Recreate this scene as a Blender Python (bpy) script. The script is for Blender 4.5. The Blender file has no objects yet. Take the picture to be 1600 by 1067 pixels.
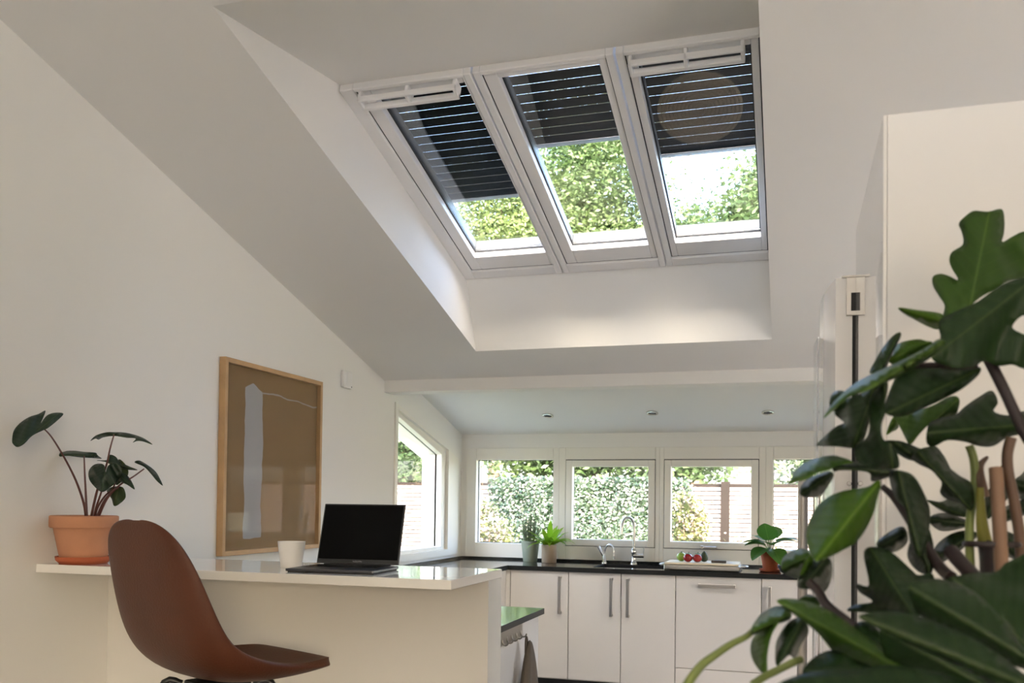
import bpy, bmesh, math, random
import numpy as np
from mathutils import Vector, Matrix
from mathutils.geometry import delaunay_2d_cdt
random.seed(7)
S = bpy.context.scene
C = S.collection
PI = math.pi

# ------------------------------------------------------------------ camera
CAM = Vector((2.536, 0.0, 1.3792)); YAW, PITCH, ROLL = .2991, .0206, .0121
FPX, PPY = 1412.1, 756.2
_f = Vector((-math.sin(YAW)*math.cos(PITCH), math.cos(YAW)*math.cos(PITCH), math.sin(PITCH)))
_r0 = Vector((math.cos(YAW), math.sin(YAW), 0)); _u0 = _r0.cross(_f)
_r = _r0*math.cos(ROLL) + _u0*math.sin(ROLL); _u = _u0*math.cos(ROLL) - _r0*math.sin(ROLL)
cd = bpy.data.cameras.new('camera'); cam = bpy.data.objects.new('camera', cd); C.objects.link(cam)
M = Matrix((_r, _u, -_f)).transposed().to_4x4(); M.translation = CAM
cam.matrix_world = M
cd.sensor_width = 36.0; cd.lens = FPX/1600*36; cd.shift_y = (PPY-533.5)/1600
cd.clip_start = .05; cd.clip_end = 300
cd.dof.use_dof = True; cd.dof.focus_distance = 3.6; cd.dof.aperture_fstop = 7.0
S.camera = cam
def at(px, py, Y):
    d = _f + _r*((px-800)/FPX) + _u*((PPY-py)/FPX)
    return CAM + d*((Y-CAM.y)/d.y)

# ------------------------------------------------------------------ world, sun, exposure
W = bpy.data.worlds.new('world'); S.world = W; W.use_nodes = True
nt = W.node_tree; bg = nt.nodes['Background']
sky = nt.nodes.new('ShaderNodeTexSky'); sky.sky_type = 'NISHITA'; sky.sun_disc = False
SUN_EL, SUN_AZ = 36, 160          # elevation, compass azimuth (y = north): behind the camera
sky.sun_elevation = math.radians(SUN_EL); sky.sun_rotation = math.radians(SUN_AZ)
sky.air_density = 1.0; sky.dust_density = 6.0; sky.ozone_density = 1.0
nt.links.new(sky.outputs[0], bg.inputs[0]); bg.inputs[1].default_value = 3.0
sl = bpy.data.lights.new('sun', 'SUN'); so = bpy.data.objects.new('sun', sl); C.objects.link(so)
sl.energy = 4.0; sl.angle = .02; sl.color = (1, .97, .93)
_sd = Vector((math.sin(math.radians(SUN_AZ))*math.cos(math.radians(SUN_EL)), math.cos(math.radians(SUN_AZ))*math.cos(math.radians(SUN_EL)), math.sin(math.radians(SUN_EL))))
so.rotation_euler = _sd.to_track_quat('Z', 'Y').to_euler(); so.location = _sd*30
S.view_settings.view_transform = 'Standard'; S.view_settings.look = 'None'
S.view_settings.gamma = 1.0; S.view_settings.use_curve_mapping = False
S.view_settings.exposure = .75
S.cycles.max_bounces = 10; S.cycles.diffuse_bounces = 6; S.cycles.transparent_max_bounces = 16
S.cycles.use_denoising = True; S.cycles.sample_clamp_indirect = 8; S.cycles.caustics_reflective = False; S.cycles.caustics_refractive = False
def portal(loc, rot, sx, sy):
    l = bpy.data.lights.new('daylight_portal', 'AREA'); l.shape = 'RECTANGLE'; l.size = sx; l.size_y = sy
    l.cycles.is_portal = True
    o = bpy.data.objects.new('daylight_portal', l); C.objects.link(o); o.location = loc; o.rotation_euler = rot
    return o

# ------------------------------------------------------------------ materials
MATS = {}
def mat(name, col, rough=.5, metal=0., spec=.5, bump=0., bscale=60., noise=0., nscale=8., coat=0., trans=0., ior=1.5, sub=None):
    m = bpy.data.materials.new(name); m.use_nodes = True; n = m.node_tree; b = n.nodes['Principled BSDF']
    b.inputs['Base Color'].default_value = (*col, 1); b.inputs['Roughness'].default_value = rough
    b.inputs['Metallic'].default_value = metal; b.inputs['Specular IOR Level'].default_value = spec
    b.inputs['Coat Weight'].default_value = coat; b.inputs['Coat Roughness'].default_value = .04; b.inputs['IOR'].default_value = ior
    tc = n.nodes.new('ShaderNodeTexCoord')
    if noise:
        t = n.nodes.new('ShaderNodeTexNoise'); t.inputs['Scale'].default_value = nscale; t.inputs['Detail'].default_value = 5
        n.links.new(tc.outputs['Object'], t.inputs['Vector'])
        mx = n.nodes.new('ShaderNodeMix'); mx.data_type = 'RGBA'
        mx.inputs['A'].default_value = (*[c*(1-noise) for c in col], 1); mx.inputs['B'].default_value = (*[min(1, c*(1+noise)) for c in col], 1)
        n.links.new(t.outputs['Fac'], mx.inputs['Factor']); n.links.new(mx.outputs['Result'], b.inputs['Base Color'])
    if bump:
        t = n.nodes.new('ShaderNodeTexNoise'); t.inputs['Scale'].default_value = bscale; t.inputs['Detail'].default_value = 4
        n.links.new(tc.outputs['Object'], t.inputs['Vector'])
        bp = n.nodes.new('ShaderNodeBump'); bp.inputs['Strength'].default_value = bump; bp.inputs['Distance'].default_value = .003
        n.links.new(t.outputs['Fac'], bp.inputs['Height']); n.links.new(bp.outputs[0], b.inputs['Normal'])
    MATS[name] = m; return m
def glass_mat(name, ior=1.45, tint=(1, 1, 1), mul=1.0):
    m = bpy.data.materials.new(name); m.use_nodes = True; n = m.node_tree; n.nodes.clear()
    out = n.nodes.new('ShaderNodeOutputMaterial'); mx = n.nodes.new('ShaderNodeMixShader')
    tr = n.nodes.new('ShaderNodeBsdfTransparent'); tr.inputs[0].default_value = (*tint, 1)
    gl = n.nodes.new('ShaderNodeBsdfGlossy'); gl.inputs['Roughness'].default_value = 0.0
    lw = n.nodes.new('ShaderNodeLayerWeight'); lw.inputs[0].default_value = .5      # facing = 1 - |cos|
    pw = n.nodes.new('ShaderNodeMath'); pw.operation = 'POWER'; pw.inputs[1].default_value = 5.0
    f0 = ((ior-1)/(ior+1))**2
    mt = n.nodes.new('ShaderNodeMath'); mt.operation = 'MULTIPLY_ADD'; mt.inputs[1].default_value = (1-f0)*mul; mt.inputs[2].default_value = f0*mul
    n.links.new(lw.outputs['Facing'], pw.inputs[0]); n.links.new(pw.outputs[0], mt.inputs[0]); n.links.new(mt.outputs[0], mx.inputs[0])
    n.links.new(tr.outputs[0], mx.inputs[1]); n.links.new(gl.outputs[0], mx.inputs[2]); n.links.new(mx.outputs[0], out.inputs[0])
    MATS[name] = m; return m
def leaf_mat(name, col, col2, rough=.35, transl=.35, veins=True, nscale=3., vscale=30., spec=.5):
    """two-tone leaf with a pale midrib and side veins from its uv (u along the midrib, v across) and light passing through"""
    m = bpy.data.materials.new(name); m.use_nodes = True; n = m.node_tree; b = n.nodes['Principled BSDF']
    out = n.nodes['Material Output']
    tc = n.nodes.new('ShaderNodeTexCoord'); t = n.nodes.new('ShaderNodeTexNoise'); t.inputs['Scale'].default_value = nscale
    n.links.new(tc.outputs['Object'], t.inputs['Vector'])
    mx = n.nodes.new('ShaderNodeMix'); mx.data_type = 'RGBA'; mx.inputs['A'].default_value = (*col, 1); mx.inputs['B'].default_value = (*col2, 1)
    rp = n.nodes.new('ShaderNodeMapRange'); rp.inputs[1].default_value = .35; rp.inputs[2].default_value = .65
    n.links.new(t.outputs['Fac'], rp.inputs[0]); n.links.new(rp.outputs[0], mx.inputs['Factor'])
    cout = mx.outputs['Result']
    b.inputs['Roughness'].default_value = rough; b.inputs['Specular IOR Level'].default_value = spec
    if veins:
        sp = n.nodes.new('ShaderNodeSeparateXYZ'); n.links.new(tc.outputs['UV'], sp.inputs[0])
        def mth(op, a, bb=None):
            q = n.nodes.new('ShaderNodeMath'); q.operation = op
            for i, v in enumerate((a, bb)):
                if v is None: continue
                if isinstance(v, (int, float)): q.inputs[i].default_value = v
                else: n.links.new(v, q.inputs[i])
            return q.outputs[0]
        av = mth('ABSOLUTE', sp.outputs['Y'])
        ph = mth('SUBTRACT', sp.outputs['X'], mth('MULTIPLY', av, .75))
        sn = mth('SINE', mth('ADD', mth('MULTIPLY', ph, vscale*2), mth('MULTIPLY', t.outputs['Fac'], 9.0)))
        side = mth('POWER', mth('MULTIPLY', mth('ADD', sn, 1.0), .5), 14.0)
        mid = mth('LESS_THAN', av, .012)
        vein = mth('MAXIMUM', mth('MULTIPLY', side, .18), mid)
        m2 = n.nodes.new('ShaderNodeMix'); m2.data_type = 'RGBA'; m2.inputs['B'].default_value = (col2[0]*1.5+.03, col2[1]*1.35+.03, col2[2]*1.3+.01, 1)
        n.links.new(mth('MULTIPLY', vein, .55), m2.inputs['Factor']); n.links.new(cout, m2.inputs['A']); cout = m2.outputs['Result']
        bp = n.nodes.new('ShaderNodeBump'); bp.inputs['Strength'].default_value = .12; bp.inputs['Distance'].default_value = .003
        n.links.new(mth('ADD', mth('MULTIPLY', sn, .5), mth('MULTIPLY', mid, -1.)), bp.inputs['Height']); n.links.new(bp.outputs[0], b.inputs['Normal'])
    n.links.new(cout, b.inputs['Base Color'])
    tl = n.nodes.new('ShaderNodeBsdfTranslucent'); n.links.new(cout, tl.inputs['Color'])
    ms = n.nodes.new('ShaderNodeMixShader'); ms.inputs[0].default_value = transl
    n.links.new(b.outputs[0], ms.inputs[1]); n.links.new(tl.outputs[0], ms.inputs[2]); n.links.new(ms.outputs[0], out.inputs[0])
    MATS[name] = m; return m

mat('wall', (.80, .78, .735), .92, bump=.12, bscale=180, spec=.2)
mat('ceiling', (.80, .78, .74), .92, bump=.1, bscale=180, spec=.2)
mat('trim', (.80, .77, .70), .35, spec=.4)
mat('skyframe', (.82, .80, .78), .32, spec=.4)
mat('cladding', (.10, .105, .11), .5, metal=.3)
mat('gasket', (.03, .03, .03), .6)
mat('floor', (.17, .155, .14), .4, noise=.25, nscale=3)
mat('cabinet', (.58, .555, .53), .22, spec=.5)
mat('gloss_white', (.82, .79, .76), .03, spec=.7, coat=.6)
mat('matte_white', (.80, .78, .76), .5)
mat('bar', (.82, .79, .74), .06, spec=.5, coat=.3)
mat('barbody', (.70, .67, .62), .6)
mat('granite', (.012, .013, .012), .08, noise=.6, nscale=220, spec=.6)
mat('granite_edge', (.014, .014, .013), .45, spec=.2)
mat('plinth', (.012, .012, .012), .4)
mat('steel', (.62, .60, .56), .26, metal=1.)
mat('chrome', (.75, .74, .72), .12, metal=1.)
mat('dark_steel', (.30, .28, .25), .35, metal=1.)
mat('brushed', (.46, .43, .39), .3, metal=1., bump=.06, bscale=300)
mat('sink', (.01, .01, .01), .35)
mat('slat', (.007, .0075, .007), .6, spec=.08)
mat('leather', (.085, .026, .011), .5, spec=.3, bump=.35, bscale=140, noise=.35, nscale=5)
mat('blackmetal', (.012, .012, .012), .4)
mat('laptop', (.10, .10, .105), .35, metal=.8)
mat('screen', (.002, .002, .002), .3, spec=.06)
mat('bezel', (.012, .012, .013), .25)
mat('keys', (.008, .008, .008), .5)
mat('logo', (.35, .35, .36), .4)
mat('ceramic', (.78, .76, .73), .35)
mat('terracotta', (.52, .245, .135), .85, bump=.2, bscale=90, noise=.22, nscale=9)
mat('terracotta_red', (.42, .10, .035), .75, noise=.15, nscale=12)
mat('soil', (.03, .02, .012), .95, bump=.6, bscale=60)
mat('oak', (.46, .29, .14), .55, bump=.15, bscale=40, noise=.2, nscale=14)
mat('greypot', (.27, .30, .22), .8, noise=.12, nscale=20)
mat('pinkpot', (.34, .25, .165), .7, noise=.1, nscale=15)
mat('towel', (.10, .08, .06), .95, bump=.6, bscale=320)
mat('board', (.72, .60, .44), .5, noise=.1, nscale=10)
mat('tomato', (.27, .012, .012), .18)
mat('lime', (.30, .42, .06), .35)
mat('avocado', (.035, .05, .015), .5, bump=.8, bscale=160)
mat('vine', (.05, .13, .02), .5)
mat('knife', (.05, .035, .025), .45)
mat('fence', (.15, .128, .12), .8, spec=.1, noise=.1, nscale=4)
mat('fencepost', (.010, .008, .007), .9, spec=.08, noise=.2, nscale=6)
mat('soffit', (.78, .77, .72), .7)
mat('bounce_paving', (.55, .52, .49), .85, noise=.15, nscale=2)
mat('grass', (.13, .14, .085), .95, noise=.4, nscale=3)
mat('bark', (.10, .07, .045), .95, bump=.8, bscale=25)
mat('shed_wall', (.075, .075, .082), .9, spec=.1)
mat('plaster', (.62, .58, .52), .9)
mat('roofing', (.07, .065, .06), .8)
mat('bamboo', (.22, .125, .075), .55, noise=.2, nscale=15)
mat('stem_green', (.16, .20, .05), .45, noise=.3, nscale=30)
mat('stem_brown', (.12, .065, .04), .55, noise=.3, nscale=20)
mat('stem_dark', (.022, .012, .012), .45)
mat('stem_red', (.12, .045, .035), .45)
mat('stem_yellow', (.25, .23, .03), .5)
mat('jute', (.62, .50, .36), .9, bump=.8, bscale=120)
mat('bulb', (.9, .87, .8), .4)
MATS['bulb'].node_tree.nodes['Principled BSDF'].inputs['Emission Color'].default_value = (1, .93, .82, 1); MATS['bulb'].node_tree.nodes['Principled BSDF'].inputs['Emission Strength'].default_value = 4.0
mat('sensor', (.80, .78, .75), .4)
mat('rubber', (.02, .02, .02), .7)
mat('stand', (.10, .06, .035), .5)
glass_mat('glass', 1.45)
glass_mat('skyglass', 1.5, (.95, .97, .97), mul=2.5)
glass_mat('picglass', 1.3, mul=.3)
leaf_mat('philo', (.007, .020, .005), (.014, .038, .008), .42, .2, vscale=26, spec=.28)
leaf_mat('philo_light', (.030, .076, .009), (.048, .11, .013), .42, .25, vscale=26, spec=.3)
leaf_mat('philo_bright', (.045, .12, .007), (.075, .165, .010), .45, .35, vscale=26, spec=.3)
leaf_mat('alocasia', (.010, .028, .013), (.018, .045, .018), .4, .15, vscale=20)
leaf_mat('alocasia_pale', (.045, .075, .025), (.07, .10, .035), .5, .3, vscale=20)
leaf_mat('fern', (.20, .38, .02), (.30, .48, .03), .45, .45, veins=False)
leaf_mat('herb', (.09, .14, .05), (.20, .22, .12), .6, .4, veins=False)
leaf_mat('gloxinia', (.05, .14, .02), (.08, .20, .03), .5, .35, vscale=18)
leaf_mat('salad', (.10, .24, .03), (.22, .36, .06), .5, .35, veins=False)
leaf_mat('tree_a', (.035, .07, .02), (.12, .16, .05), .5, .4, veins=False, nscale=.5)
leaf_mat('tree_b', (.03, .065, .02), (.085, .13, .045), .5, .4, veins=False, nscale=.5)
leaf_mat('tree_c', (.05, .09, .05), (.10, .15, .08), .5, .3, veins=False, nscale=.5)
leaf_mat('ivy', (.008, .020, .009), (.024, .042, .022), .27, .25, veins=False, nscale=2.)
leaf_mat('bush', (.04, .065, .02), (.11, .12, .04), .5, .4, veins=False, nscale=2.)
leaf_mat('blossom', (.26, .19, .17), (.30, .26, .22), .6, .4, veins=False, nscale=4.)

# ------------------------------------------------------------------ mesh helpers
def box(bm, x0, x1, y0, y1, z0, z1, mtx=None):
    v = [bm.verts.new(p) for p in ((x0,y0,z0),(x1,y0,z0),(x1,y1,z0),(x0,y1,z0),(x0,y0,z1),(x1,y0,z1),(x1,y1,z1),(x0,y1,z1))]
    if mtx is not None:
        for q in v: q.co = mtx @ q.co
    for f in ((0,3,2,1),(4,5,6,7),(0,1,5,4),(1,2,6,5),(2,3,7,6),(3,0,4,7)): bm.faces.new([v[i] for i in f])
def prism(bm, poly, a0, a1, axis='x'):
    """polygon in the two other axes, extruded along axis from a0 to a1"""
    def P(a, p):
        return {'x': (a, p[0], p[1]), 'y': (p[0], a, p[1]), 'z': (p[0], p[1], a)}[axis]
    A = [bm.verts.new(P(a0, p)) for p in poly]; B = [bm.verts.new(P(a1, p)) for p in poly]
    bm.faces.new(A); bm.faces.new(B[::-1])
    n = len(poly)
    for i in range(n): bm.faces.new((A[i], B[i], B[(i+1) % n], A[(i+1) % n]))
def lathe(bm, prof, c=(0, 0, 0), seg=32, cap=True, sx=1., sy=1.):
    rings = []
    for r, z in prof:
        rings.append([bm.verts.new((c[0]+r*sx*math.cos(2*PI*i/seg), c[1]+r*sy*math.sin(2*PI*i/seg), c[2]+z)) for i in range(seg)])
    for a, b in zip(rings, rings[1:]):
        for i in range(seg): bm.faces.new((a[i], a[(i+1) % seg], b[(i+1) % seg], b[i]))
    if cap: bm.faces.new(rings[0][::-1]); bm.faces.new(rings[-1])
def tube(bm, pts, rad, seg=10, cap=True):
    pts = [Vector(p) for p in pts]; n = len(pts)
    rads = rad if isinstance(rad, (list, tuple)) else [rad]*n
    rings = []; up = None
    for i, p in enumerate(pts):
        t = (pts[min(i+1, n-1)] - pts[max(i-1, 0)]).normalized()
        if up is None: up = Vector((0, 0, 1)) if abs(t.z) < .9 else Vector((1, 0, 0))
        s = t.cross(up).normalized(); up = s.cross(t).normalized()
        rings.append([bm.verts.new(p + (s*math.cos(2*PI*k/seg) + up*math.sin(2*PI*k/seg))*rads[i]) for k in range(seg)])
    for a, b in zip(rings, rings[1:]):
        for k in range(seg): bm.faces.new((a[k], a[(k+1) % seg], b[(k+1) % seg], b[k]))
    if cap: bm.faces.new(rings[0][::-1]); bm.faces.new(rings[-1])
def smoothline(pts, n=6):
    pts = [Vector(p) for p in pts]; out = []
    for i in range(len(pts)-1):
        p0, p1, p2, p3 = pts[max(i-1, 0)], pts[i], pts[i+1], pts[min(i+2, len(pts)-1)]
        for k in range(n):
            t = k/n
            out.append(.5*((2*p1) + (p2-p0)*t + (2*p0-5*p1+4*p2-p3)*t*t + (3*p1-p0-3*p2+p3)*t**3))
    return out + [pts[-1]]
def ring(bm, x0, x1, z0, z1, w, y0, y1, wb=None, wt=None):
    """rectangular frame in the xz plane, members of width w, from y0 to y1"""
    wb = wb or w; wt = wt or w
    box(bm, x0, x0+w, y0, y1, z0, z1); box(bm, x1-w, x1, y0, y1, z0, z1)
    box(bm, x0+w, x1-w, y0, y1, z0, z0+wb); box(bm, x0+w, x1-w, y0, y1, z1-wt, z1)
def obj(name, bm, m, parent=None, smooth=False, bevel=0., seg=2, subsurf=0, kind=None):
    bmesh.ops.recalc_face_normals(bm, faces=bm.faces[:])
    me = bpy.data.meshes.new(name); bm.to_mesh(me); bm.free()
    me.materials.append(MATS[m] if isinstance(m, str) else m)
    o = bpy.data.objects.new(name, me); C.objects.link(o)
    if smooth:
        me.polygons.foreach_set('use_smooth', [True]*len(me.polygons))
    if bevel:
        b = o.modifiers.new('bevel', 'BEVEL'); b.width = bevel; b.segments = seg; b.limit_method = 'ANGLE'; b.angle_limit = .6
        b.harden_normals = False
    if subsurf:
        s = o.modifiers.new('subsurf', 'SUBSURF'); s.levels = subsurf; s.render_levels = subsurf
    if smooth and not subsurf:
        e = o.modifiers.new('edges', 'EDGE_SPLIT'); e.split_angle = math.radians(52)
    if parent is not None: setp(o, parent)
    if kind: o['kind'] = kind
    return o
BASE = {}
def setp(o, parent):
    o.parent = parent; o.matrix_parent_inverse = BASE.get(parent.name, Matrix.Identity(4)).inverted()
def tag(o, label, cat, group=None, kind=None):
    o['label'] = label; o['category'] = cat
    if group: o['group'] = group
    if kind: o['kind'] = kind
    return o
def thing(name, label, cat, loc=(0, 0, 0), group=None, kind=None):
    o = bpy.data.objects.new(name, None); C.objects.link(o); o.location = loc; o.empty_display_size = .1
    BASE[o.name] = Matrix.Translation(loc)
    return tag(o, label, cat, group, kind)
def B(): return bmesh.new()
def stone_edges(o):
    o.data.materials.append(MATS['granite_edge'])
    for p in o.data.polygons:
        if abs(p.normal.z) < .5: p.material_index = 1
    return o
def bbox(name, m, parent, *a, bevel=0., mtx=None):
    bm = B(); box(bm, *a, mtx=mtx); return obj(name, bm, m, parent, bevel=bevel)

# ------------------------------------------------------------------ the room
R0, RS = 3.6062, .2685                       # main ceiling: z = R0 - RS*y
roof = lambda y: R0 - RS*y
XR, YREAR, YB = 5.0, -6.6, 6.84              # right wall, rear wall, kitchen window wall
ZK = 1.922
kc = lambda y: ZK + RS*(YB-y)                # ceiling over the kitchen, beyond the beam
YBM0, YBM1 = 5.371, 5.525                    # beam
OXL, OXR, OYB, OYT = .765, 2.437, 4.991, 2.439   # opening in the ceiling
SYB, SYT, SD = 4.808, 3.289, .356            # skylight: bottom, top, rise above the ceiling
sk = lambda y: roof(y) + SD
TOP = .47
bm = B(); box(bm, -.3, XR+.3, YREAR-.3, YB+.3, -.12, 0)
tag(obj('floor', bm, 'floor'), 'warm wooden floor of the open kitchen', 'floor', kind='structure')

# left wall with the slanted window
WY0, WY1, WZ0 = 5.535, 6.74, .965            # outer frame of the side window
wtop = lambda y: 2.045 - RS*(y-5.535)
bm = B()
prism(bm, [(YREAR, 0), (WY0, 0), (WY0, roof(WY0)+.3), (YREAR, roof(YREAR)+.3)], -.3, 0)
prism(bm, [(WY0, 0), (YB+.28, 0), (YB+.28, WZ0), (WY0, WZ0)], -.3, 0)
prism(bm, [(WY0, wtop(WY0)), (WY1, wtop(WY1)), (WY1, kc(WY1)+.2), (WY0, kc(WY0)+.2)], -.3, 0)
prism(bm, [(WY1, WZ0), (YB+.28, WZ0), (YB+.28, kc(YB)+.2), (WY1, kc(WY1)+.2)], -.3, 0)
tag(obj('wall_left', bm, 'wall'), 'tall white left wall rising with the roof slope', 'wall', kind='structure')

# kitchen window wall
FX0, FX1, FZ0, FZ1 = .046, 3.14, .945, 1.812
bm = B()
box(bm, 0, XR, YB, YB+.28, 0, FZ0); box(bm, 0, FX0, YB, YB+.28, FZ0, FZ1); box(bm, FX1, XR, YB, YB+.28, FZ0, FZ1)
box(bm, 0, XR, YB, YB+.28, FZ1, ZK+.15)
tag(obj('wall_back', bm, 'wall'), 'low white wall around the row of kitchen windows', 'wall', kind='structure')
# right wall with glazed openings added to let in daylight, rear wall
GY0, GY1, GZ1 = -6.2, -3.5, 2.4
KY0, KY1, KZ1 = 3.4, 4.6, 1.95               # unseen door opening added for daylight beyond the fridges
bm = B()
prism(bm, [(YREAR, 0), (GY0, 0), (GY0, GZ1), (GY1, GZ1), (GY1, 0), (KY0, 0), (KY0, KZ1), (KY1, KZ1), (KY1, 0), (YB, 0), (YB, roof(YB)+.3), (YREAR, roof(YREAR)+.3)], XR, XR+.3)
tag(obj('wall_right', bm, 'wall'), 'white right wall with glazed openings added for fill daylight', 'wall', kind='structure')
bm = B(); box(bm, -.3, XR+.3, YREAR-.3, YREAR, 0, roof(YREAR)+.3)
tag(obj('wall_rear', bm, 'wall'), 'white wall at the rear of the room', 'wall', kind='structure')
def fill_door(n, label, y0, y1, z1, panes):  # doors added out of view to bring daylight into the room
    d = thing('door_%d' % n, label, 'door', (XR+.1, (y0+y1)/2, 0), kind='structure')
    w = (y1-y0)/panes
    for i in range(panes):
        a, b = y0+i*w, y0+(i+1)*w; bm = B()
        box(bm, XR+.08, XR+.14, a, a+.06, 0, z1); box(bm, XR+.08, XR+.14, b-.06, b, 0, z1)
        box(bm, XR+.08, XR+.14, a+.06, b-.06, 0, .08); box(bm, XR+.08, XR+.14, a+.06, b-.06, z1-.06, z1)
        obj('door_frame', bm, 'trim', d); bbox('pane', 'glass', d, XR+.105, XR+.111, a+.06, b-.06, .08, z1-.06)
fill_door(1, 'added unseen wide glazed door near the rear, letting in fill daylight', GY0, GY1, GZ1, 2)
fill_door(2, 'added unseen low glazed door beyond the fridges, letting in fill daylight', KY0, KY1, KZ1, 2)

# ceiling slab with the splayed skylight well
bm = B()
full = [(YREAR-.3, roof(YREAR-.3)), (YBM1, roof(YBM1)), (YBM1, roof(YBM1)+TOP), (YREAR-.3, roof(YREAR-.3)+TOP)]
prism(bm, full, -.5, OXL); prism(bm, full, OXR, XR+.3)
prism(bm, [(OYB, roof(OYB)), (YBM1, roof(YBM1)), (YBM1, roof(YBM1)+TOP), (SYB, roof(SYB)+TOP), (SYB, sk(SYB))], OXL, OXR)
prism(bm, [(YREAR-.3, roof(YREAR-.3)), (OYT, roof(OYT)), (SYT, sk(SYT)), (SYT, roof(SYT)+TOP), (YREAR-.3, roof(YREAR-.3)+TOP)], OXL, OXR)
ce = tag(obj('ceiling', bm, 'ceiling'), 'white sloping ceiling with the deep splayed skylight well', 'ceiling', kind='structure')
bm = B()
prism(bm, [(YBM1-.02, kc(YBM1-.02)), (7.25, kc(7.25)), (7.25, roof(7.25)+TOP), (YBM1-.02, roof(YBM1-.02)+TOP)], -.5, XR+.3)
obj('kitchen_ceiling', bm, 'ceiling', ce)
bm = B(); box(bm, 0, XR, YBM0, YBM1, 2.0894, 2.1646+.03)
tag(obj('trim_1', bm, 'ceiling'), 'white ceiling beam crossing above the kitchen', 'beam', kind='structure')
# unseen block added behind the roof to keep sun off the skylight lining
bm = B(); prism(bm, [(-10, 6.9), (-1.6, 4.55), (-1.6, 8.2), (-5.8, 10.2), (-10, 8.2)], -4, 5.3)
tag(obj('wall_sun_block', bm, 'plaster'), 'added unseen block behind the kitchen roof, keeping sun off the skylight well', 'wall', kind='structure')

# kitchen windows: frame, sash, gasket line, pane, handle
def kwin(n, x0, x1, gx0, gx1, sash, label):
    w = thing('window_%d' % n, label, 'window', ((x0+x1)/2, YB, FZ0), kind='structure')
    bm = B(); ya, yb = YB-.012, YB+.10
    if sash: sx0, sx1, gz0, gz1 = sash; ox0, ox1, oz0, oz1 = sx0, sx1, 1.05, 1.72
    else: ox0, ox1, oz0, oz1 = gx0, gx1, 1.058, 1.718
    box(bm, x0, ox0, ya, yb, FZ0, FZ1); box(bm, ox1, x1, ya, yb, FZ0, FZ1)
    box(bm, ox0, ox1, ya, yb, FZ0, oz0); box(bm, ox0, ox1, ya, yb, oz1, FZ1)
    obj('frame', bm, 'trim', w, bevel=.004)
    if sash:
        bm = B(); ring(bm, ox0+.004, ox1-.004, oz0+.004, oz1-.006, .05, ya-.006, ya+.06)
        s = obj('sash', bm, 'trim', w, bevel=.004)
        bm = B(); ring(bm, ox0, ox1, oz0, oz1, .006, ya+.01, ya+.02); obj('seal', bm, 'gasket', w)
        gx0, gx1, gz0, gz1 = ox0+.05, ox1-.05, oz0+.05, oz1-.05
    else: gz0, gz1 = oz0, oz1
    bm = B(); ring(bm, gx0-.003, gx1+.003, gz0-.003, gz1+.003, .007, YB+.045, YB+.058); obj('glazing_bead', bm, 'gasket', w)
    bbox('pane', 'glass', w, gx0, gx1, YB+.05, YB+.054, gz0, gz1)
    return w
kwin(1, FX0, .813, .129, .766, None, 'fixed white kitchen window in the corner, a pale bush behind its glass')
kwin(2, .813, 1.594, 0, 0, (.865, 1.562, 0, 0), 'white casement window behind the tall kitchen tap')
w3 = kwin(3, 1.594, 2.363, 0, 0, (1.625, 2.316, 0, 0), 'white casement window behind the board with tomatoes')
kwin(4, 2.363, FX1, 2.416, 3.08, None, 'white kitchen window next to the fridges, bare twigs behind it')
bm = B(); box(bm, 1.905, 2.02, YB-.05, YB-.035, 1.062, 1.074); box(bm, 1.90, 1.925, YB-.05, YB-.016, 1.055, 1.08)
obj('handle', bm, 'steel', w3, bevel=.003)
bm = B()
ring(bm, FX0+.001, .812, FZ0+.001, FZ1-.001, .004, YB-.0135, YB-.011)
obj('trim_2', bm, 'trim')
tag(bpy.data.objects['trim_2'], 'thin raised edge around the corner kitchen window', 'trim', kind='structure')

# side window with slanted top
def ypoly(bm, outer, inner, x0, x1):
    n = len(outer)
    for i in range(n):
        j = (i+1) % n
        prism(bm, [outer[i], outer[j], inner[j], inner[i]], x0, x1)
sw = thing('window_5', 'white side window with a slanted top, seen behind the laptop', 'window', (0, 6.1, WZ0), kind='structure')
outer = [(WY0, WZ0), (WY1, WZ0), (WY1, wtop(WY1)), (WY0, wtop(WY0))]
mid = [(WY0+.04, WZ0+.05), (WY1-.22, WZ0+.05), (WY1-.22, 1.80-.02), (WY0+.04, 2.0)]
inn = [(5.60, 1.042), (6.43, 1.042), (6.43, 1.741), (5.60, 1.963)]
bm = B(); ypoly(bm, outer, mid, -.12, .012); obj('frame', bm, 'trim', sw, bevel=.003)
bm = B(); ypoly(bm, mid, inn, -.12, -.01); obj('inner_frame', bm, 'trim', sw, bevel=.003)
bm = B(); ypoly(bm, [(y*1.0+(-.004 if y < 6 else .004), z+(-.004 if z < 1.2 else .006)) for y, z in inn], inn, -.066, -.052); obj('glazing_bead', bm, 'gasket', sw)
bm = B(); prism(bm, inn, -.064, -.06); obj('pane', bm, 'glass', sw)

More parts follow.
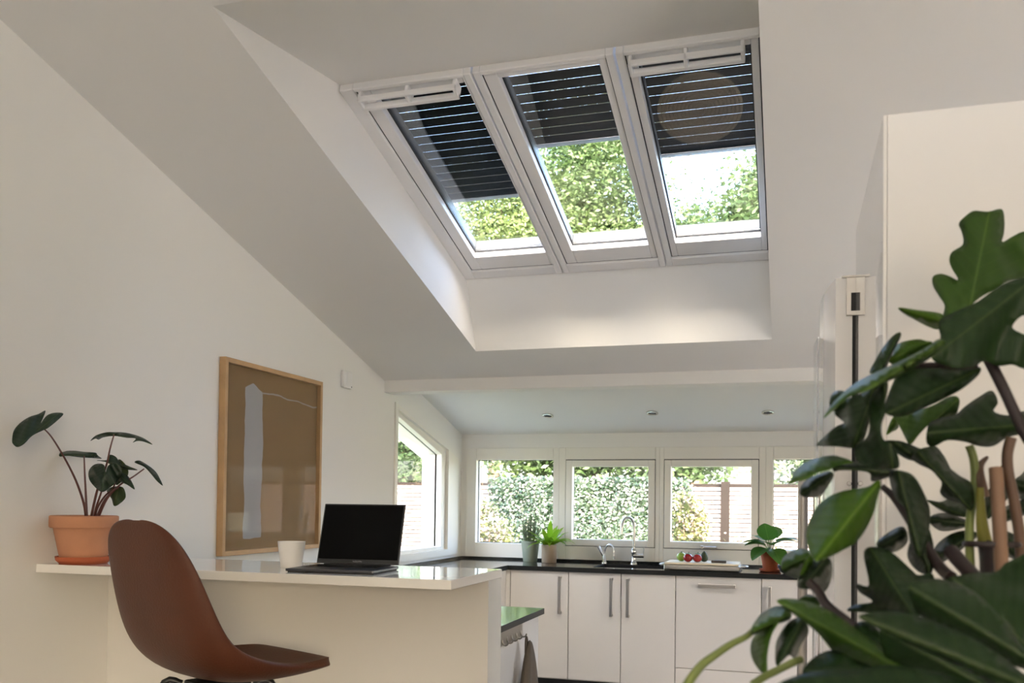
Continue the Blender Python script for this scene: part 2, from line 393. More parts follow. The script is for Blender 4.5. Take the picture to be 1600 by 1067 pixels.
# skylights: three roof windows side by side
SA = math.atan(RS)
SM = Matrix(((1, 0, 0, 0), (0, -math.cos(SA), math.sin(SA), SYB), (0, math.sin(SA), math.cos(SA), sk(SYB)), (0, 0, 0, 1)))   # local x, up the slope, out of the roof
SL = (SYB-SYT)/math.cos(SA)
def sbox(bm, *a): box(bm, *a, mtx=SM)
def sring(bm, x0, x1, s0, s1, w, n0, n1, wb=None, wt=None):
    wb = wb or w; wt = wt or w
    sbox(bm, x0, x0+w, s0, s1, n0, n1); sbox(bm, x1-w, x1, s0, s1, n0, n1)
    sbox(bm, x0+w, x1-w, s0, s0+wb, n0, n1); sbox(bm, x0+w, x1-w, s1-wt, s1, n0, n1)
skydef = [(.765, 1.336, .887, 1.287, .54, 'left', True), (1.336, 1.900, 1.430, 1.833, .90, 'middle', False), (1.900, 2.437, 1.970, 2.390, .737, 'right', True)]
for i, (x0, x1, g0, g1, sh, wh, bar) in enumerate(skydef):
    lab = {'left': 'left one of three white roof windows, shutter rolled lowest', 'middle': 'middle one of three white roof windows, its lower half full of sunlit foliage',
           'right': 'right one of three white roof windows, pale sky and twigs below its shutter'}[wh]
    w = thing('window_%d' % (6+i), lab, 'roof window', tuple(SM @ Vector(((x0+x1)/2, 0, 0))), kind='structure')
    fx0, fx1 = (x0 if i == 0 else x0+.004), (x1 if i == 2 else x1-.004)
    bm = B()
    ml, mr = (x0+.06 if i == 0 else x0+.034), (x1-.015 if i == 2 else x1-.034)
    sbox(bm, fx0, ml, 0, SL, -.03, .10); sbox(bm, mr, fx1, 0, SL, -.03, .10)
    sbox(bm, ml, mr, 0, .075, -.03, .10); sbox(bm, ml, mr, SL-.02, SL, -.03, .10)
    obj('frame', bm, 'skyframe', w, bevel=.004)
    for nm, mm, n0, n1 in (('sash', 'skyframe', -.018, .030), ('cladding', 'cladding', .0305, .085)):
        bm = B(); sbox(bm, ml+.004, g0, .079, SL-.024, n0, n1); sbox(bm, g1, mr-.004, .079, SL-.024, n0, n1)
        sbox(bm, g0, g1, .079, .205, n0, n1); sbox(bm, g0, g1, SL-.06, SL-.024, n0, n1)
        obj(nm, bm, mm, w, bevel=.004)
    bm = B(); sring(bm, ml-.001, mr+.001, .073, SL-.019, .008, -.016, .02); obj('seal', bm, 'gasket', w)
    bm = B(); sring(bm, g0-.002, g1+.002, .203, SL-.058, .008, .016, .024); obj('glazing_bead', bm, 'gasket', w)
    bm = B(); sbox(bm, g0, g1, .205, SL-.06, .024, .030); obj('pane', bm, 'skyglass', w)
    if bar:      # opening bar along the top with two slots
        b0, b1 = g0-.045 if i == 0 else g0-.02, g1-.02
        bm = B()
        sbox(bm, b0, b1, SL-.085, SL-.065, -.075, -.05); sbox(bm, b0, b1, SL-.03, SL-.018, -.075, -.05)
        for xx in (b0, (b0+b1)/2-.007, b1-.014): sbox(bm, xx, xx+.014, SL-.085, SL-.018, -.075, -.018)
        obj('opening_bar', bm, 'skyframe', w, bevel=.004)
    t = thing('roller_shutter', {'left': 'black outside roller shutter of the left roof window', 'middle': 'black outside roller shutter of the middle roof window, raised highest',
              'right': 'black outside roller shutter of the right roof window'}[wh], 'shutter', tuple(SM @ Vector(((x0+x1)/2, sh, .13))), group='roof window shutters')
    bm = B(); sbox(bm, x0+.02, x0+.045, .02, SL, .115, .15); sbox(bm, x1-.045, x1-.02, .02, SL, .115, .15); obj('rail', bm, 'blackmetal', t)
    pitch = .0565
    bm0 = B(); cx = (x0+x1)/2
    prof = [(-.0262, .0), (-.015, .006), (0, .008), (.015, .006), (.0262, .0), (.0262, -.003), (-.0262, -.003)]
    A = [bm0.verts.new((-(x1-x0)/2+.035, s, n)) for s, n in prof]; Bv = [bm0.verts.new(((x1-x0)/2-.035, s, n)) for s, n in prof]
    bm0.faces.new(A); bm0.faces.new(Bv[::-1])
    for k in range(len(prof)): bm0.faces.new((A[k], Bv[k], Bv[(k+1) % len(prof)], A[(k+1) % len(prof)]))
    first = None; s = sh + pitch/2
    while s < SL + .03:
        if first is None: first = obj('slat', bm0, 'slat'); q = first
        else: q = first.copy(); C.objects.link(q)
        q.parent = t; q.matrix_parent_inverse = BASE[t.name].inverted(); q.matrix_basis = SM @ Matrix.Translation((cx, s, .128))
        s += pitch
    bm = B(); sbox(bm, x0+.04, x1-.04, sh-.022, sh, .122, .14); obj('bottom_bar', bm, 'brushed', t)

# daylight portals at the windows and the added door openings (they emit nothing themselves)
portal((1.6, YB+.2, 1.38), (-PI/2, 0, 0), 3.1, .9)
portal((-.2, 6.1, 1.5), (0, -PI/2, 0), 1.1, 1.2)
portal((XR+.2, (GY0+GY1)/2, GZ1/2), (0, PI/2, 0), GZ1, GY1-GY0)
portal((XR+.2, (KY0+KY1)/2, KZ1/2), (0, PI/2, 0), KZ1, KY1-KY0)
pp = portal(tuple(SM @ Vector((1.6, SL/2, .2))), (0, 0, 0), 1.75, 1.65); pp.matrix_world = SM @ Matrix.Translation((1.6, SL/2, .2))

# ------------------------------------------------------------------ bar and peninsula
ZBAR, TB = 1.1438, .030
BYF, BYP, BYK, BXE = 2.551, 2.907, 3.055, 1.561
bm = B(); box(bm, .001, BXE, BYF, BYK, ZBAR-TB, ZBAR)
tag(obj('bar_counter', bm, 'bar', bevel=.002), 'long glossy white bar top carrying the laptop', 'bar top')
bm = B(); box(bm, .001, BXE, BYP, BYK-.005, 0, ZBAR-TB)
tag(obj('bar_wall', bm, 'barbody'), 'white panelled half wall under the bar top', 'half wall')
CZ = .93
g = B(); box(g, .001, 1.533, BYK, 3.745, CZ-.024, CZ)
tag(stone_edges(obj('peninsula_worktop', g, 'granite')), 'black stone worktop behind the bar, its corner reflecting the garden', 'worktop')
t = thing('peninsula_cabinet', 'white base cabinet under the black worktop behind the bar', 'cabinet', (.75, 3.4, 0))
bbox('body', 'cabinet', t, .002, 1.497, BYK, 3.72, .12, CZ-.025)
bbox('end_panel', 'cabinet', t, 1.498, 1.513, BYK, 3.725, .1, CZ-.025, bevel=.0015)
bbox('plinth', 'plinth', t, .002, 1.45, BYK, 3.66, .0, .12)
# hook rail with a towel on the end panel
t = thing('hook_rail', 'steel hook rail screwed under the end of the peninsula worktop', 'hook rail', (1.514, 3.3, .86))
hy0, hy1 = 3.17, 3.47
bbox('plate', 'dark_steel', t, 1.514, 1.518, hy0, hy1, .846, .903, bevel=.001)
for k in range(5):
    y = hy0+.03+k*.06; bm = B()
    tube(bm, smoothline([(1.518, y, .872), (1.521, y, .858), (1.530, y, .850), (1.540, y, .854), (1.543, y, .863)], 3), .003, 8)
    obj('hook', bm, 'dark_steel', t, smooth=True)
bm = B()
tp = Vector((1.545, 3.43, .842))
secs = [(0, .010, .012), (.05, .034, .024), (.12, .060, .034), (.22, .088, .040), (.38, .115, .046), (.55, .135, .05)]
rings = []
for dz, wy, wx in secs:
    rr = []
    for k in range(28):
        a = 2*PI*k/28; fold = 1 + .28*math.sin(a*5+dz*3)*min(1, dz*6)
        rr.append(bm.verts.new((tp.x + .014 + wx*math.cos(a)*fold*.75, tp.y + wy*math.sin(a)*1.0, tp.z-dz)))
    rings.append(rr)
for a_, b_ in zip(rings, rings[1:]):
    for k in range(28): bm.faces.new((a_[k], a_[(k+1) % 28], b_[(k+1) % 28], b_[k]))
bm.faces.new(rings[0]); bm.faces.new(rings[-1])
tw = tag(obj('hand_towel', bm, 'towel', smooth=True, subsurf=1), 'brown linen hand towel hanging from the hook rail', 'towel')
bm = B(); tube(bm, smoothline([(1.548, 3.41, .79), (1.548, 3.412, .835), (1.549, 3.418, .853), (1.549, 3.43, .84), (1.549, 3.435, .80)], 4), .004, 8)
obj('loop', bm, 'towel', tw, smooth=True)

# ------------------------------------------------------------------ kitchen run under the windows
YD = 6.22
# worktop: L shape with a sink cut-out, one stone slab
SX0, SX1, SYa, SYb_ = 1.20, 1.70, 6.31, 6.68
def slab(bm, x0, x1, y0, y1): box(bm, x0, x1, y0, y1, CZ-.032, CZ)
bm = B()
slab(bm, .001, .60, 3.746, YD-.02); slab(bm, .001, SX0, YD-.02, YB-.001); slab(bm, SX1, 3.1, YD-.02, YB-.001)
slab(bm, SX0, SX1, YD-.02, SYa); slab(bm, SX0, SX1, SYb_, YB-.001)
wt = tag(stone_edges(obj('worktop', bm, 'granite')), 'long black stone worktop under the kitchen windows', 'worktop')
bm = B(); box(bm, .012, 3.1, YB-.022, YB-.0125, CZ, CZ+.017); box(bm, .012, .022, 3.76, YB-.022, CZ, CZ+.017); obj('upstand', bm, 'granite', wt)
bm = B()
box(bm, SX0, SX1, SYa, SYa+.008, .75, CZ-.004); box(bm, SX0, SX1, SYb_-.008, SYb_, .75, CZ-.004)
box(bm, SX0, SX0+.008, SYa+.008, SYb_-.008, .75, CZ-.004); box(bm, SX1-.008, SX1, SYa+.008, SYb_-.008, .75, CZ-.004)
box(bm, SX0+.008, SX1-.008, SYa+.008, SYb_-.008, .742, .75)
tag(obj('sink', bm, 'sink'), 'black undermount sink below the tall tap', 'sink')

def handle_v(parent, x, z0, z1, y):
    bm = B()
    box(bm, x-.010, x+.010, y-.036, y-.026, z0, z1); box(bm, x-.010, x+.010, y-.028, y-.0005, z0, z0+.016); box(bm, x-.010, x+.010, y-.028, y-.0005, z1-.016, z1)
    return obj('handle', bm, 'brushed', parent, bevel=.002)
def handle_h(parent, x0, x1, z, y):
    bm = B()
    box(bm, x0, x1, y-.036, y-.026, z-.011, z+.011); box(bm, x0, x0+.016, y-.028, y-.0005, z-.011, z+.011); box(bm, x1-.016, x1, y-.028, y-.0005, z-.011, z+.011)
    return obj('handle', bm, 'brushed', parent, bevel=.002)
ZC0, ZC1 = .145, CZ-.034
def base_cab(label, x0, x1, hx=None, hz=None, ztop=CZ-.033):
    t = thing('base_cabinet', label, 'cabinet', ((x0+x1)/2, YD+.3, 0), group='white base cabinets under the kitchen windows')
    bbox('body', 'cabinet', t, x0+.001, x1-.001, YD+.022, YB-.002, ZC0-.01, ztop)
    dr = bbox('door', 'cabinet', t, x0+.0025, x1-.0025, YD, YD+.02, ZC0, ZC1, bevel=.0015)
    bbox('plinth', 'plinth', t, x0, x1, YD+.06, YD+.076, 0, ZC0-.01)
    if hx: handle_v(dr, hx, hz[0], hz[1], YD)
    return t
base_cab('white base cabinet door beside the bar end, handle near its right edge', .615, 1.044, .985, (.60, .865))
base_cab('white cabinet left under the sink, handle at its right', 1.044, 1.418, 1.352, (.60, .865), .735)
base_cab('white cabinet right under the sink, handle at its left', 1.418, 1.792, 1.468, (.60, .865), .735)
base_cab('white base cabinet partly hidden behind the big leafy plant', 2.356, 2.90, 2.41, (.58, .845))
t = thing('dishwasher', 'white fronted dishwasher with a horizontal steel handle', 'dishwasher', (2.07, YD+.3, 0))
bbox('body', 'cabinet', t, 1.793, 2.355, YD+.022, YB-.002, ZC0-.01, CZ-.033)
dr = bbox('door', 'cabinet', t, 1.7945, 2.3535, YD, YD+.02, .275, ZC1, bevel=.0015)
handle_h(dr, 1.945, 2.19, .838, YD)
bbox('lower_panel', 'cabinet', t, 1.7945, 2.3535, YD, YD+.02, ZC0, .27, bevel=.0015)
bbox('plinth', 'plinth', t, 1.792, 2.356, YD+.06, YD+.076, 0, ZC0-.01)
t = thing('corner_cabinet', 'white corner cabinets along the left wall behind the peninsula', 'cabinet', (.3, 5, 0))
bbox('body', 'cabinet', t, .002, .58, 3.747, YB-.002, ZC0-.01, CZ-.033)
bbox('filler_panel', 'cabinet', t, .581, .612, YD+.004, YD+.02, ZC0, ZC1)
bbox('plinth', 'plinth', t, .002, .55, 3.747, YB-.002, 0, ZC0-.01)
for k in range(4):
    y0 = 3.76+k*.6; bbox('door', 'cabinet', t, .581, .599, y0, y0+.594, ZC0, ZC1, bevel=.0015)

# round jute mat on the floor before the sink (the roof window mirrors it)
t = thing('jute_mat', 'round woven jute mat on the floor before the sink', 'mat', (1.84, 5.92, 0))
for k in range(11):
    bm = B(); r_ = .33*(k+.5)/11; lathe(bm, [(max(.001, r_-.014), .001), (r_-.010, .010), (r_, .013), (r_+.010, .010), (r_+.014, .001)], (1.84, 5.92, 0), 48, cap=False); obj('braid', bm, 'jute', t, smooth=True)
# taps
def tap_main():
    t = thing('kitchen_tap', 'tall steel swan neck tap with side lever behind the sink', 'tap', (1.415, 6.76, CZ))
    x, y = 1.415, 6.76
    bm = B(); lathe(bm, [(.026, 0), (.026, .006), (.019, .012), (.017, .075), (.021, .08), (.021, .105), (.013, .112), (.0115, .118)], (x, y, CZ), 24); obj('body', bm, 'chrome', t, smooth=True)
    bm = B(); tube(bm, smoothline([(x, y, CZ+.10), (x+.001, y, CZ+.20), (x-.002, y, CZ+.29), (x-.016, y-.012, CZ+.335), (x-.043, y-.04, CZ+.348), (x-.066, y-.07, CZ+.328), (x-.077, y-.09, CZ+.275), (x-.079, y-.095, CZ+.225)], 6), .0105, 14); obj('spout', bm, 'steel', t, smooth=True)
    bm = B(); tube(bm, [(x+.0, y-.01, CZ+.062), (x+.078, y-.012, CZ+.062)], .014, 14); obj('mixer', bm, 'chrome', t, smooth=True)
    bm = B(); tube(bm, [(x+.074, y-.012, CZ+.07), (x+.076, y-.012, CZ+.13)], .004, 8); obj('lever', bm, 'chrome', t, smooth=True)
tap_main()
t = thing('filter_tap', 'small chrome Y shaped tap left of the tall tap', 'tap', (1.19, 6.76, CZ)); x, y = 1.19, 6.76
bm = B(); lathe(bm, [(.022, 0), (.022, .006), (.014, .014), (.014, .06), (.010, .066)], (x, y, CZ), 20); obj('body', bm, 'chrome', t, smooth=True)
bm = B(); tube(bm, [(x, y, CZ+.045), (x-.045, y-.005, CZ+.125)], [.010, .012], 12); obj('lever', bm, 'chrome', t, smooth=True)
bm = B(); tube(bm, smoothline([(x+.004, y, CZ+.05), (x+.006, y, CZ+.10), (x+.024, y-.01, CZ+.135), (x+.05, y-.02, CZ+.14), (x+.074, y-.03, CZ+.115), (x+.080, y-.033, CZ+.055)], 5), .006, 10); obj('spout', bm, 'chrome', t, smooth=True)
bm = B(); tube(bm, [(x+.080, y-.033, CZ+.058), (x+.080, y-.033, CZ+.035)], .010, 12); obj('nozzle', bm, 'steel', t, smooth=True)

# board on a steel tray, vegetables, knife
t = thing('serving_tray', 'shallow steel tray with ear handles on the worktop', 'tray', (1.96, 6.40, CZ))
bm = B(); box(bm, 1.705, 2.215, 6.245, 6.56, CZ, CZ+.040); obj('tray_body', bm, 'brushed', t, bevel=.012, seg=3)
for sx, x in ((-1, 1.705), (1, 2.215)):
    bm = B(); tube(bm, smoothline([(x, 6.33, CZ+.030), (x+sx*.03, 6.34, CZ+.032), (x+sx*.045, 6.40, CZ+.032), (x+sx*.03, 6.46, CZ+.032), (x, 6.47, CZ+.030)], 4), .005, 8); obj('ear', bm, 'brushed', t, smooth=True)
bm = B(); box(bm, 1.71, 2.205, 6.25, 6.555, CZ+.0405, CZ+.054)
tag(obj('cutting_board', bm, 'board', bevel=.003), 'pale wooden cutting board lying on the steel tray', 'board')
BZ = CZ+.0545
def veg(name, m, label, cat, x, y, rx, rz, group=None, stem=True):
    t = thing(name, label, cat, (x, y, BZ), group=group)
    bm = B(); prof = []
    for k in range(13):
        a = -PI/2 + PI*k/12; prof.append((max(.0006, rx*math.cos(a)), rz + rz*math.sin(a)*(.97 if a > 0 else 1)))
    lathe(bm, prof, (x, y, BZ), 24); obj('flesh', bm, m, t, smooth=True)
    if stem:
        bm = B()
        for k in range(5):
            a = 2*PI*k/5; tube(bm, [(x, y, BZ+2*rz-.003), (x+.012*math.cos(a), y+.012*math.sin(a), BZ+2*rz+.001), (x+.022*math.cos(a), y+.022*math.sin(a), BZ+2*rz-.004)], [.003, .0025, .001], 5)
        tube(bm, [(x, y, BZ+2*rz-.003), (x+.006, y, BZ+2*rz+.012)], .0028, 6)
        obj('calyx', bm, 'vine', t, smooth=True)
    return t
veg('tomato', 'tomato', 'red tomato beside the green lime on the board', 'tomato', 1.862, 6.33, .032, .029, 'tomatoes on the board')
veg('tomato', 'tomato', 'red tomato beside the dark avocado on the board', 'tomato', 1.925, 6.335, .032, .029, 'tomatoes on the board')
t = veg('lime', 'lime', 'green lime behind the tomatoes on the board', 'lime', 1.81, 6.40, .034, .031, None, False)
bm = B(); lathe(bm, [(.006, 0), (.007, .004), (.002, .007)], (1.81, 6.40, BZ+.061), 10); obj('stalk_end', bm, 'vine', t, smooth=True)
t = thing('avocado', 'dark avocado behind the right tomato on the board', 'avocado', (1.965, 6.40, BZ))
bm = B(); lathe(bm, [(.0006, 0), (.016, .004), (.026, .016), (.028, .030), (.023, .046), (.015, .062), (.008, .069), (.0006, .071)], (1.965, 6.40, BZ), 22); obj('skin', bm, 'avocado', t, smooth=True)
bm = B(); lathe(bm, [(.004, 0), (.004, .005)], (1.965, 6.40, BZ+.069), 8); obj('stalk_end', bm, 'knife', t)
t = thing('kitchen_knife', 'kitchen knife with dark wooden handle on the board', 'knife', (2.08, 6.42, BZ))
bm = B(); box(bm, 2.02, 2.12, 6.312, 6.335, BZ, BZ+.018); obj('handle', bm, 'knife', t, bevel=.004)
bm = B(); prism(bm, [(2.12, 6.312), (2.12, 6.337), (2.14, 6.339), (2.185, 6.314), (2.165, 6.311)], BZ+.004, BZ+.006, 'z'); obj('blade', bm, 'chrome', t)

# ------------------------------------------------------------------ pots and small plants
def strap(bm, base, az, L, W, rise, droop, n=6, twist=0., uvl=None):
    """an arching strap leaf added to bm"""
    d = Vector((math.cos(az), math.sin(az), 0)); s = Vector((-math.sin(az), math.cos(az), 0))
    prev = None
    for i in range(n+1):
        t = i/n; p = Vector(base) + d*(L*t*(1-.15*t)) + Vector((0, 0, rise*t - droop*t*t))
        w = W*math.sin(PI*min(1, .12+.88*t)**.8)*.5 + .0006
        a, c, b = bm.verts.new(p - s*w + Vector((0, 0, w*.25))), bm.verts.new(p), bm.verts.new(p + s*w + Vector((0, 0, w*.25)))
        if prev: bm.faces.new((prev[0], prev[1], c, a)); bm.faces.new((prev[1], prev[2], b, c))
        prev = (a, c, b)
def pot_mesh(prof): return prof
t = thing('herb_pot', 'grey green bucket pot with wispy herb on the worktop', 'potted plant', (.635, 6.66, CZ)); x, y = .635, 6.66
bm = B(); lathe(bm, [(.050, 0), (.054, .004), (.068, .14), (.073, .142), (.074, .156), (.069, .158), (.066, .148), (.0005, .145)], (x, y, CZ), 32); obj('pot', bm, 'greypot', t, smooth=True)
bm = B(); lathe(bm, [(.065, .1455), (.0005, .149)], (x, y, CZ), 20, cap=False); obj('soil', bm, 'soil', t)
bm = B(); rnd = random.Random(3)
for k in range(80):
    a = rnd.uniform(0, 2*PI); r = rnd.uniform(0, .055); h = rnd.uniform(.10, .20)
    p0 = Vector((x+r*math.cos(a), y+r*math.sin(a), CZ+.147)); p1 = p0 + Vector((math.cos(a)*r*.5, math.sin(a)*r*.5, h))
    tube(bm, [p0, (p0+p1)/2, p1], [.0012, .001, .0007], 4)
    for j in range(12):
        q = p0.lerp(p1, rnd.uniform(.15, 1)); strap(bm, q, rnd.uniform(0, 2*PI), rnd.uniform(.012, .022), .004, .010, .004, 2)
obj('herb', bm, 'herb', t, kind='stuff')
t = thing('fern_pot', 'sandy pink pot with lime green fern by the window post', 'potted plant', (.80, 6.60, CZ)); x, y = .80, 6.60
bm = B(); lathe(bm, [(.052, 0), (.056, .004), (.0575, .135), (.053, .137), (.051, .128), (.0005, .125)], (x, y, CZ), 32); obj('pot', bm, 'pinkpot', t, smooth=True)
bm = B(); lathe(bm, [(.051, .1255), (.0005, .129)], (x, y, CZ), 20, cap=False); obj('soil', bm, 'soil', t)
rnd = random.Random(11)
for k in range(36):
    a = 2*PI*k/36*3.1 + rnd.uniform(-.3, .3); r = rnd.uniform(.005, .03); bm = B()
    up = rnd.choice([1, 1, .5]); L = rnd.uniform(.10, .22)
    strap(bm, (x+r*math.cos(a), y+r*math.sin(a), CZ+.126), a, L, rnd.uniform(.036, .054), rnd.uniform(.12, .27)*up, rnd.uniform(.06, .14), 7)
    obj('leaf', bm, 'fern', t, smooth=True)
def heart_leaf(bm, base, az, L, W, tilt, droop, cup=.2):
    """broad oval leaf; tilt = rise of the blade, base at the petiole"""
    d = Vector((math.cos(az), math.sin(az), 0)); s = Vector((-math.sin(az), math.cos(az), 0)); n = 9; m = 3
    uv = bm.loops.layers.uv.verify(); rows = []; coords = {}
    for i in range(n+1):
        t = i/n; w = W*.5*(math.sin(PI*min(1., t*.93+.07)**.72))**.75 if i < n else .0005
        row = []
        for j in range(-m, m+1):
            q = j/m; p = Vector(base) + d*(L*t) + s*(w*q) + Vector((0, 0, tilt*t - droop*t*t + cup*abs(q)*w))
            v = bm.verts.new(p); coords[v] = (t, q*w/L); row.append(v)
        rows.append(row)
    for a_, b_ in zip(rows, rows[1:]):
        for j in range(2*m):
            f = bm.faces.new((a_[j], a_[j+1], b_[j+1], b_[j]))
            for l in f.loops: l[uv].uv = coords[l.vert]
t = thing('violet_pot', 'terracotta pot with round fleshy green leaves on the worktop', 'potted plant', (2.405, 6.43, CZ)); x, y = 2.405, 6.43
bm = B(); lathe(bm, [(.062, 0), (.072, .006), (.073, .018), (.069, .018), (.068, .008), (.0005, .006)], (x, y, CZ), 28); obj('saucer', bm, 'terracotta_red', t, smooth=True)
bm = B(); lathe(bm, [(.046, .007), (.062, .11), (.066, .11), (.068, .142), (.062, .144), (.060, .13), (.0005, .127)], (x, y, CZ), 28); obj('pot', bm, 'terracotta_red', t, smooth=True)
bm = B(); lathe(bm, [(.060, .1275), (.0005, .131)], (x, y, CZ), 20, cap=False); obj('soil', bm, 'soil', t)
for az, L, Wd, h, ti, dr_ in ((4.5, .085, .085, .10, .09, .0), (3.5, .10, .09, .04, .03, .05), (3.0, .11, .09, .05, .05, .07), (4.0, .095, .09, .01, -.03, .05), (5.2, .095, .09, .0, -.05, .05), (5.9, .125, .07, .09, .04, .05), (.2, .125, .07, .08, .03, .05), (1.5, .10, .09, .11, .08, .02), (2.3, .10, .08, .09, .05, .04), (4.8, .085, .08, .06, .03, .05)):
    b0 = Vector((x+.01*math.cos(az), y+.01*math.sin(az), CZ+.13)); b1 = b0 + Vector((math.cos(az)*.035, math.sin(az)*.035, .025+h*.6))
    bm = B(); tube(bm, smoothline([b0, b0.lerp(b1, .5)+Vector((0, 0, .015)), b1], 3), .003, 6); lf = obj('stalk', bm, 'stem_green', t, smooth=True)
    bm = B(); heart_leaf(bm, b1, az, L*1.35, Wd*1.65, ti*1.3, dr_*.9); obj('leaf', bm, 'gloxinia', t, smooth=True)
t = thing('salad_bowl', 'dark bowl of green salad leaves beside the terracotta pot', 'bowl', (2.53, 6.29, CZ)); x, y = 2.53, 6.29
bm = B(); lathe(bm, [(.035, 0), (.055, .012), (.072, .040), (.076, .055), (.072, .055), (.066, .038), (.0005, .016)], (x, y, CZ), 28); obj('bowl', bm, 'blackmetal', t, smooth=True)
bm = B(); rnd = random.Random(5)
for k in range(70):
    a = rnd.uniform(0, 2*PI); r = rnd.uniform(0, .055)
    strap(bm, (x+r*math.cos(a), y+r*math.sin(a), CZ+.03+rnd.uniform(0, .02)), rnd.uniform(0, 2*PI), rnd.uniform(.03, .06), rnd.uniform(.012, .026), rnd.uniform(.02, .06), rnd.uniform(0, .05), 4)
obj('salad_leaves', bm, 'salad', t, kind='stuff')

# downlights
for x, y, lab in ((.818, 6.448, 'recessed downlight nearest the slanted side window'), (1.591, 6.434, 'recessed downlight in the middle of the kitchen ceiling'), (2.384, 6.46, 'recessed downlight nearest the fridges')):
    t = thing('downlight', lab, 'ceiling lamp', (x, y, kc(y)), group='recessed kitchen downlights')
    m = Matrix.Translation((x, y, kc(y))) @ Matrix.Rotation(-SA, 4, 'X')
    bm = B(); lathe(bm, [(.042, .001), (.042, -.006), (.030, -.008), (.028, .001)], seg=28, cap=False); bmesh.ops.transform(bm, matrix=m, verts=bm.verts[:]); obj('rim', bm, 'steel', t, smooth=True)
    bm = B(); lathe(bm, [(.028, -.002), (.020, .0), (.0005, .0)], seg=20, cap=False); bmesh.ops.transform(bm, matrix=m, verts=bm.verts[:]); obj('bulb', bm, 'rubber', t, smooth=True)

# ------------------------------------------------------------------ left wall: picture, sensor
PY0, PY1, PZ0, PZ1 = 3.593, 4.502, 1.108, 2.040
PZ0 = 1.115
def art_mat():
    m = bpy.data.materials.new('artwork'); m.use_nodes = True; n = m.node_tree; b = n.nodes['Principled BSDF']; b.inputs['Roughness'].default_value = .7
    tc = n.nodes.new('ShaderNodeTexCoord'); sp = n.nodes.new('ShaderNodeSeparateXYZ'); n.links.new(tc.outputs['UV'], sp.inputs[0])
    ns = n.nodes.new('ShaderNodeTexNoise'); ns.inputs['Scale'].default_value = 6; ns.inputs['Detail'].default_value = 6; n.links.new(tc.outputs['UV'], ns.inputs['Vector'])
    def mth(op, *a):
        q = n.nodes.new('ShaderNodeMath'); q.operation = op
        for i, v in enumerate(a):
            if isinstance(v, (int, float)): q.inputs[i].default_value = v
            else: n.links.new(v, q.inputs[i])
        return q.outputs[0]
    wob = mth('MULTIPLY', mth('SUBTRACT', ns.outputs['Fac'], .5), .05)
    u = mth('ADD', sp.outputs['X'], wob); v = mth('ADD', sp.outputs['Y'], wob)
    # broad vertical brush stroke, slanted end at the top
    st = mth('MULTIPLY', mth('LESS_THAN', mth('ABSOLUTE', mth('SUBTRACT', u, .29)), .088), mth('MULTIPLY', mth('GREATER_THAN', v, .06), mth('LESS_THAN', mth('ADD', v, mth('MULTIPLY', mth('ABSOLUTE', mth('SUBTRACT', u, .28)), .4)), .925)))
    ln = mth('MULTIPLY', mth('LESS_THAN', mth('ABSOLUTE', mth('SUBTRACT', v, mth('SUBTRACT', .895, mth('MULTIPLY', u, .03)))), .0045), mth('GREATER_THAN', u, .38))  # thin pale line: reflection of the beam painted into the picture
    fac = mth('MAXIMUM', mth('MULTIPLY', st, .92), mth('MULTIPLY', ln, .7))
    n2 = n.nodes.new('ShaderNodeTexNoise'); n2.inputs['Scale'].default_value = 3; n.links.new(tc.outputs['UV'], n2.inputs['Vector'])
    a = n.nodes.new('ShaderNodeMix'); a.data_type = 'RGBA'; a.inputs['A'].default_value = (.185, .108, .038, 1); a.inputs['B'].default_value = (.235, .145, .055, 1); n.links.new(n2.outputs['Fac'], a.inputs['Factor'])
    c = n.nodes.new('ShaderNodeMix'); c.data_type = 'RGBA'; c.inputs['B'].default_value = (.34, .34, .34, 1); n.links.new(a.outputs['Result'], c.inputs['A']); n.links.new(fac, c.inputs['Factor'])
    n.links.new(c.outputs['Result'], b.inputs['Base Color']); MATS['artwork'] = m
art_mat()
t = thing('framed_picture', 'large oak framed brown abstract picture on the left wall', 'picture', (.015, (PY0+PY1)/2, PZ0))
fw = .022
for nm, a in (('frame_side', (PY0, PY0+fw, PZ0, PZ1)), ('frame_side', (PY1-fw, PY1, PZ0, PZ1)), ('frame_rail', (PY0+fw, PY1-fw, PZ0, PZ0+fw)), ('frame_rail', (PY0+fw, PY1-fw, PZ1-fw, PZ1))):
    bbox(nm, 'oak', t, .001, .036, *a, bevel=.0015)
bm = B(); uv = bm.loops.layers.uv.verify()
vs = [bm.verts.new((.012, y, z)) for y, z in ((PY0+fw, PZ0+fw), (PY1-fw, PZ0+fw), (PY1-fw, PZ1-fw), (PY0+fw, PZ1-fw))]
f = bm.faces.new(vs)
for l, c in zip(f.loops, ((0, 0), (1, 0), (1, 1), (0, 1))): l[uv].uv = c
vb = [bm.verts.new((.004, v.co.y, v.co.z)) for v in vs]; bm.faces.new(vb[::-1])
for i in range(4): bm.faces.new((vs[i], vb[i], vb[(i+1) % 4], vs[(i+1) % 4]))
obj('artwork', bm, 'artwork', t)
bbox('picture_glass', 'picglass', t, .024, .026, PY0+fw, PY1-fw, PZ0+fw, PZ1-fw)
t = thing('wall_sensor', 'small white plastic sensor box high on the left wall', 'sensor', (0, 4.83, 2.10))
bm = B(); box(bm, .001, .022, 4.775, 4.885, 2.048, 2.15); obj('housing', bm, 'sensor', t, bevel=.006, seg=3)
bm = B(); box(bm, .0215, .0235, 4.80, 4.815, 2.06, 2.138); obj('vent_strip', bm, 'matte_white', t)
bm = B(); lathe(bm, [(.004, 0), (.004, .002)], seg=10); bmesh.ops.transform(bm, matrix=Matrix.Translation((.0215, 4.87, 2.058)) @ Matrix.Rotation(PI/2, 4, 'Y'), verts=bm.verts[:]); obj('indicator', bm, 'rubber', t)

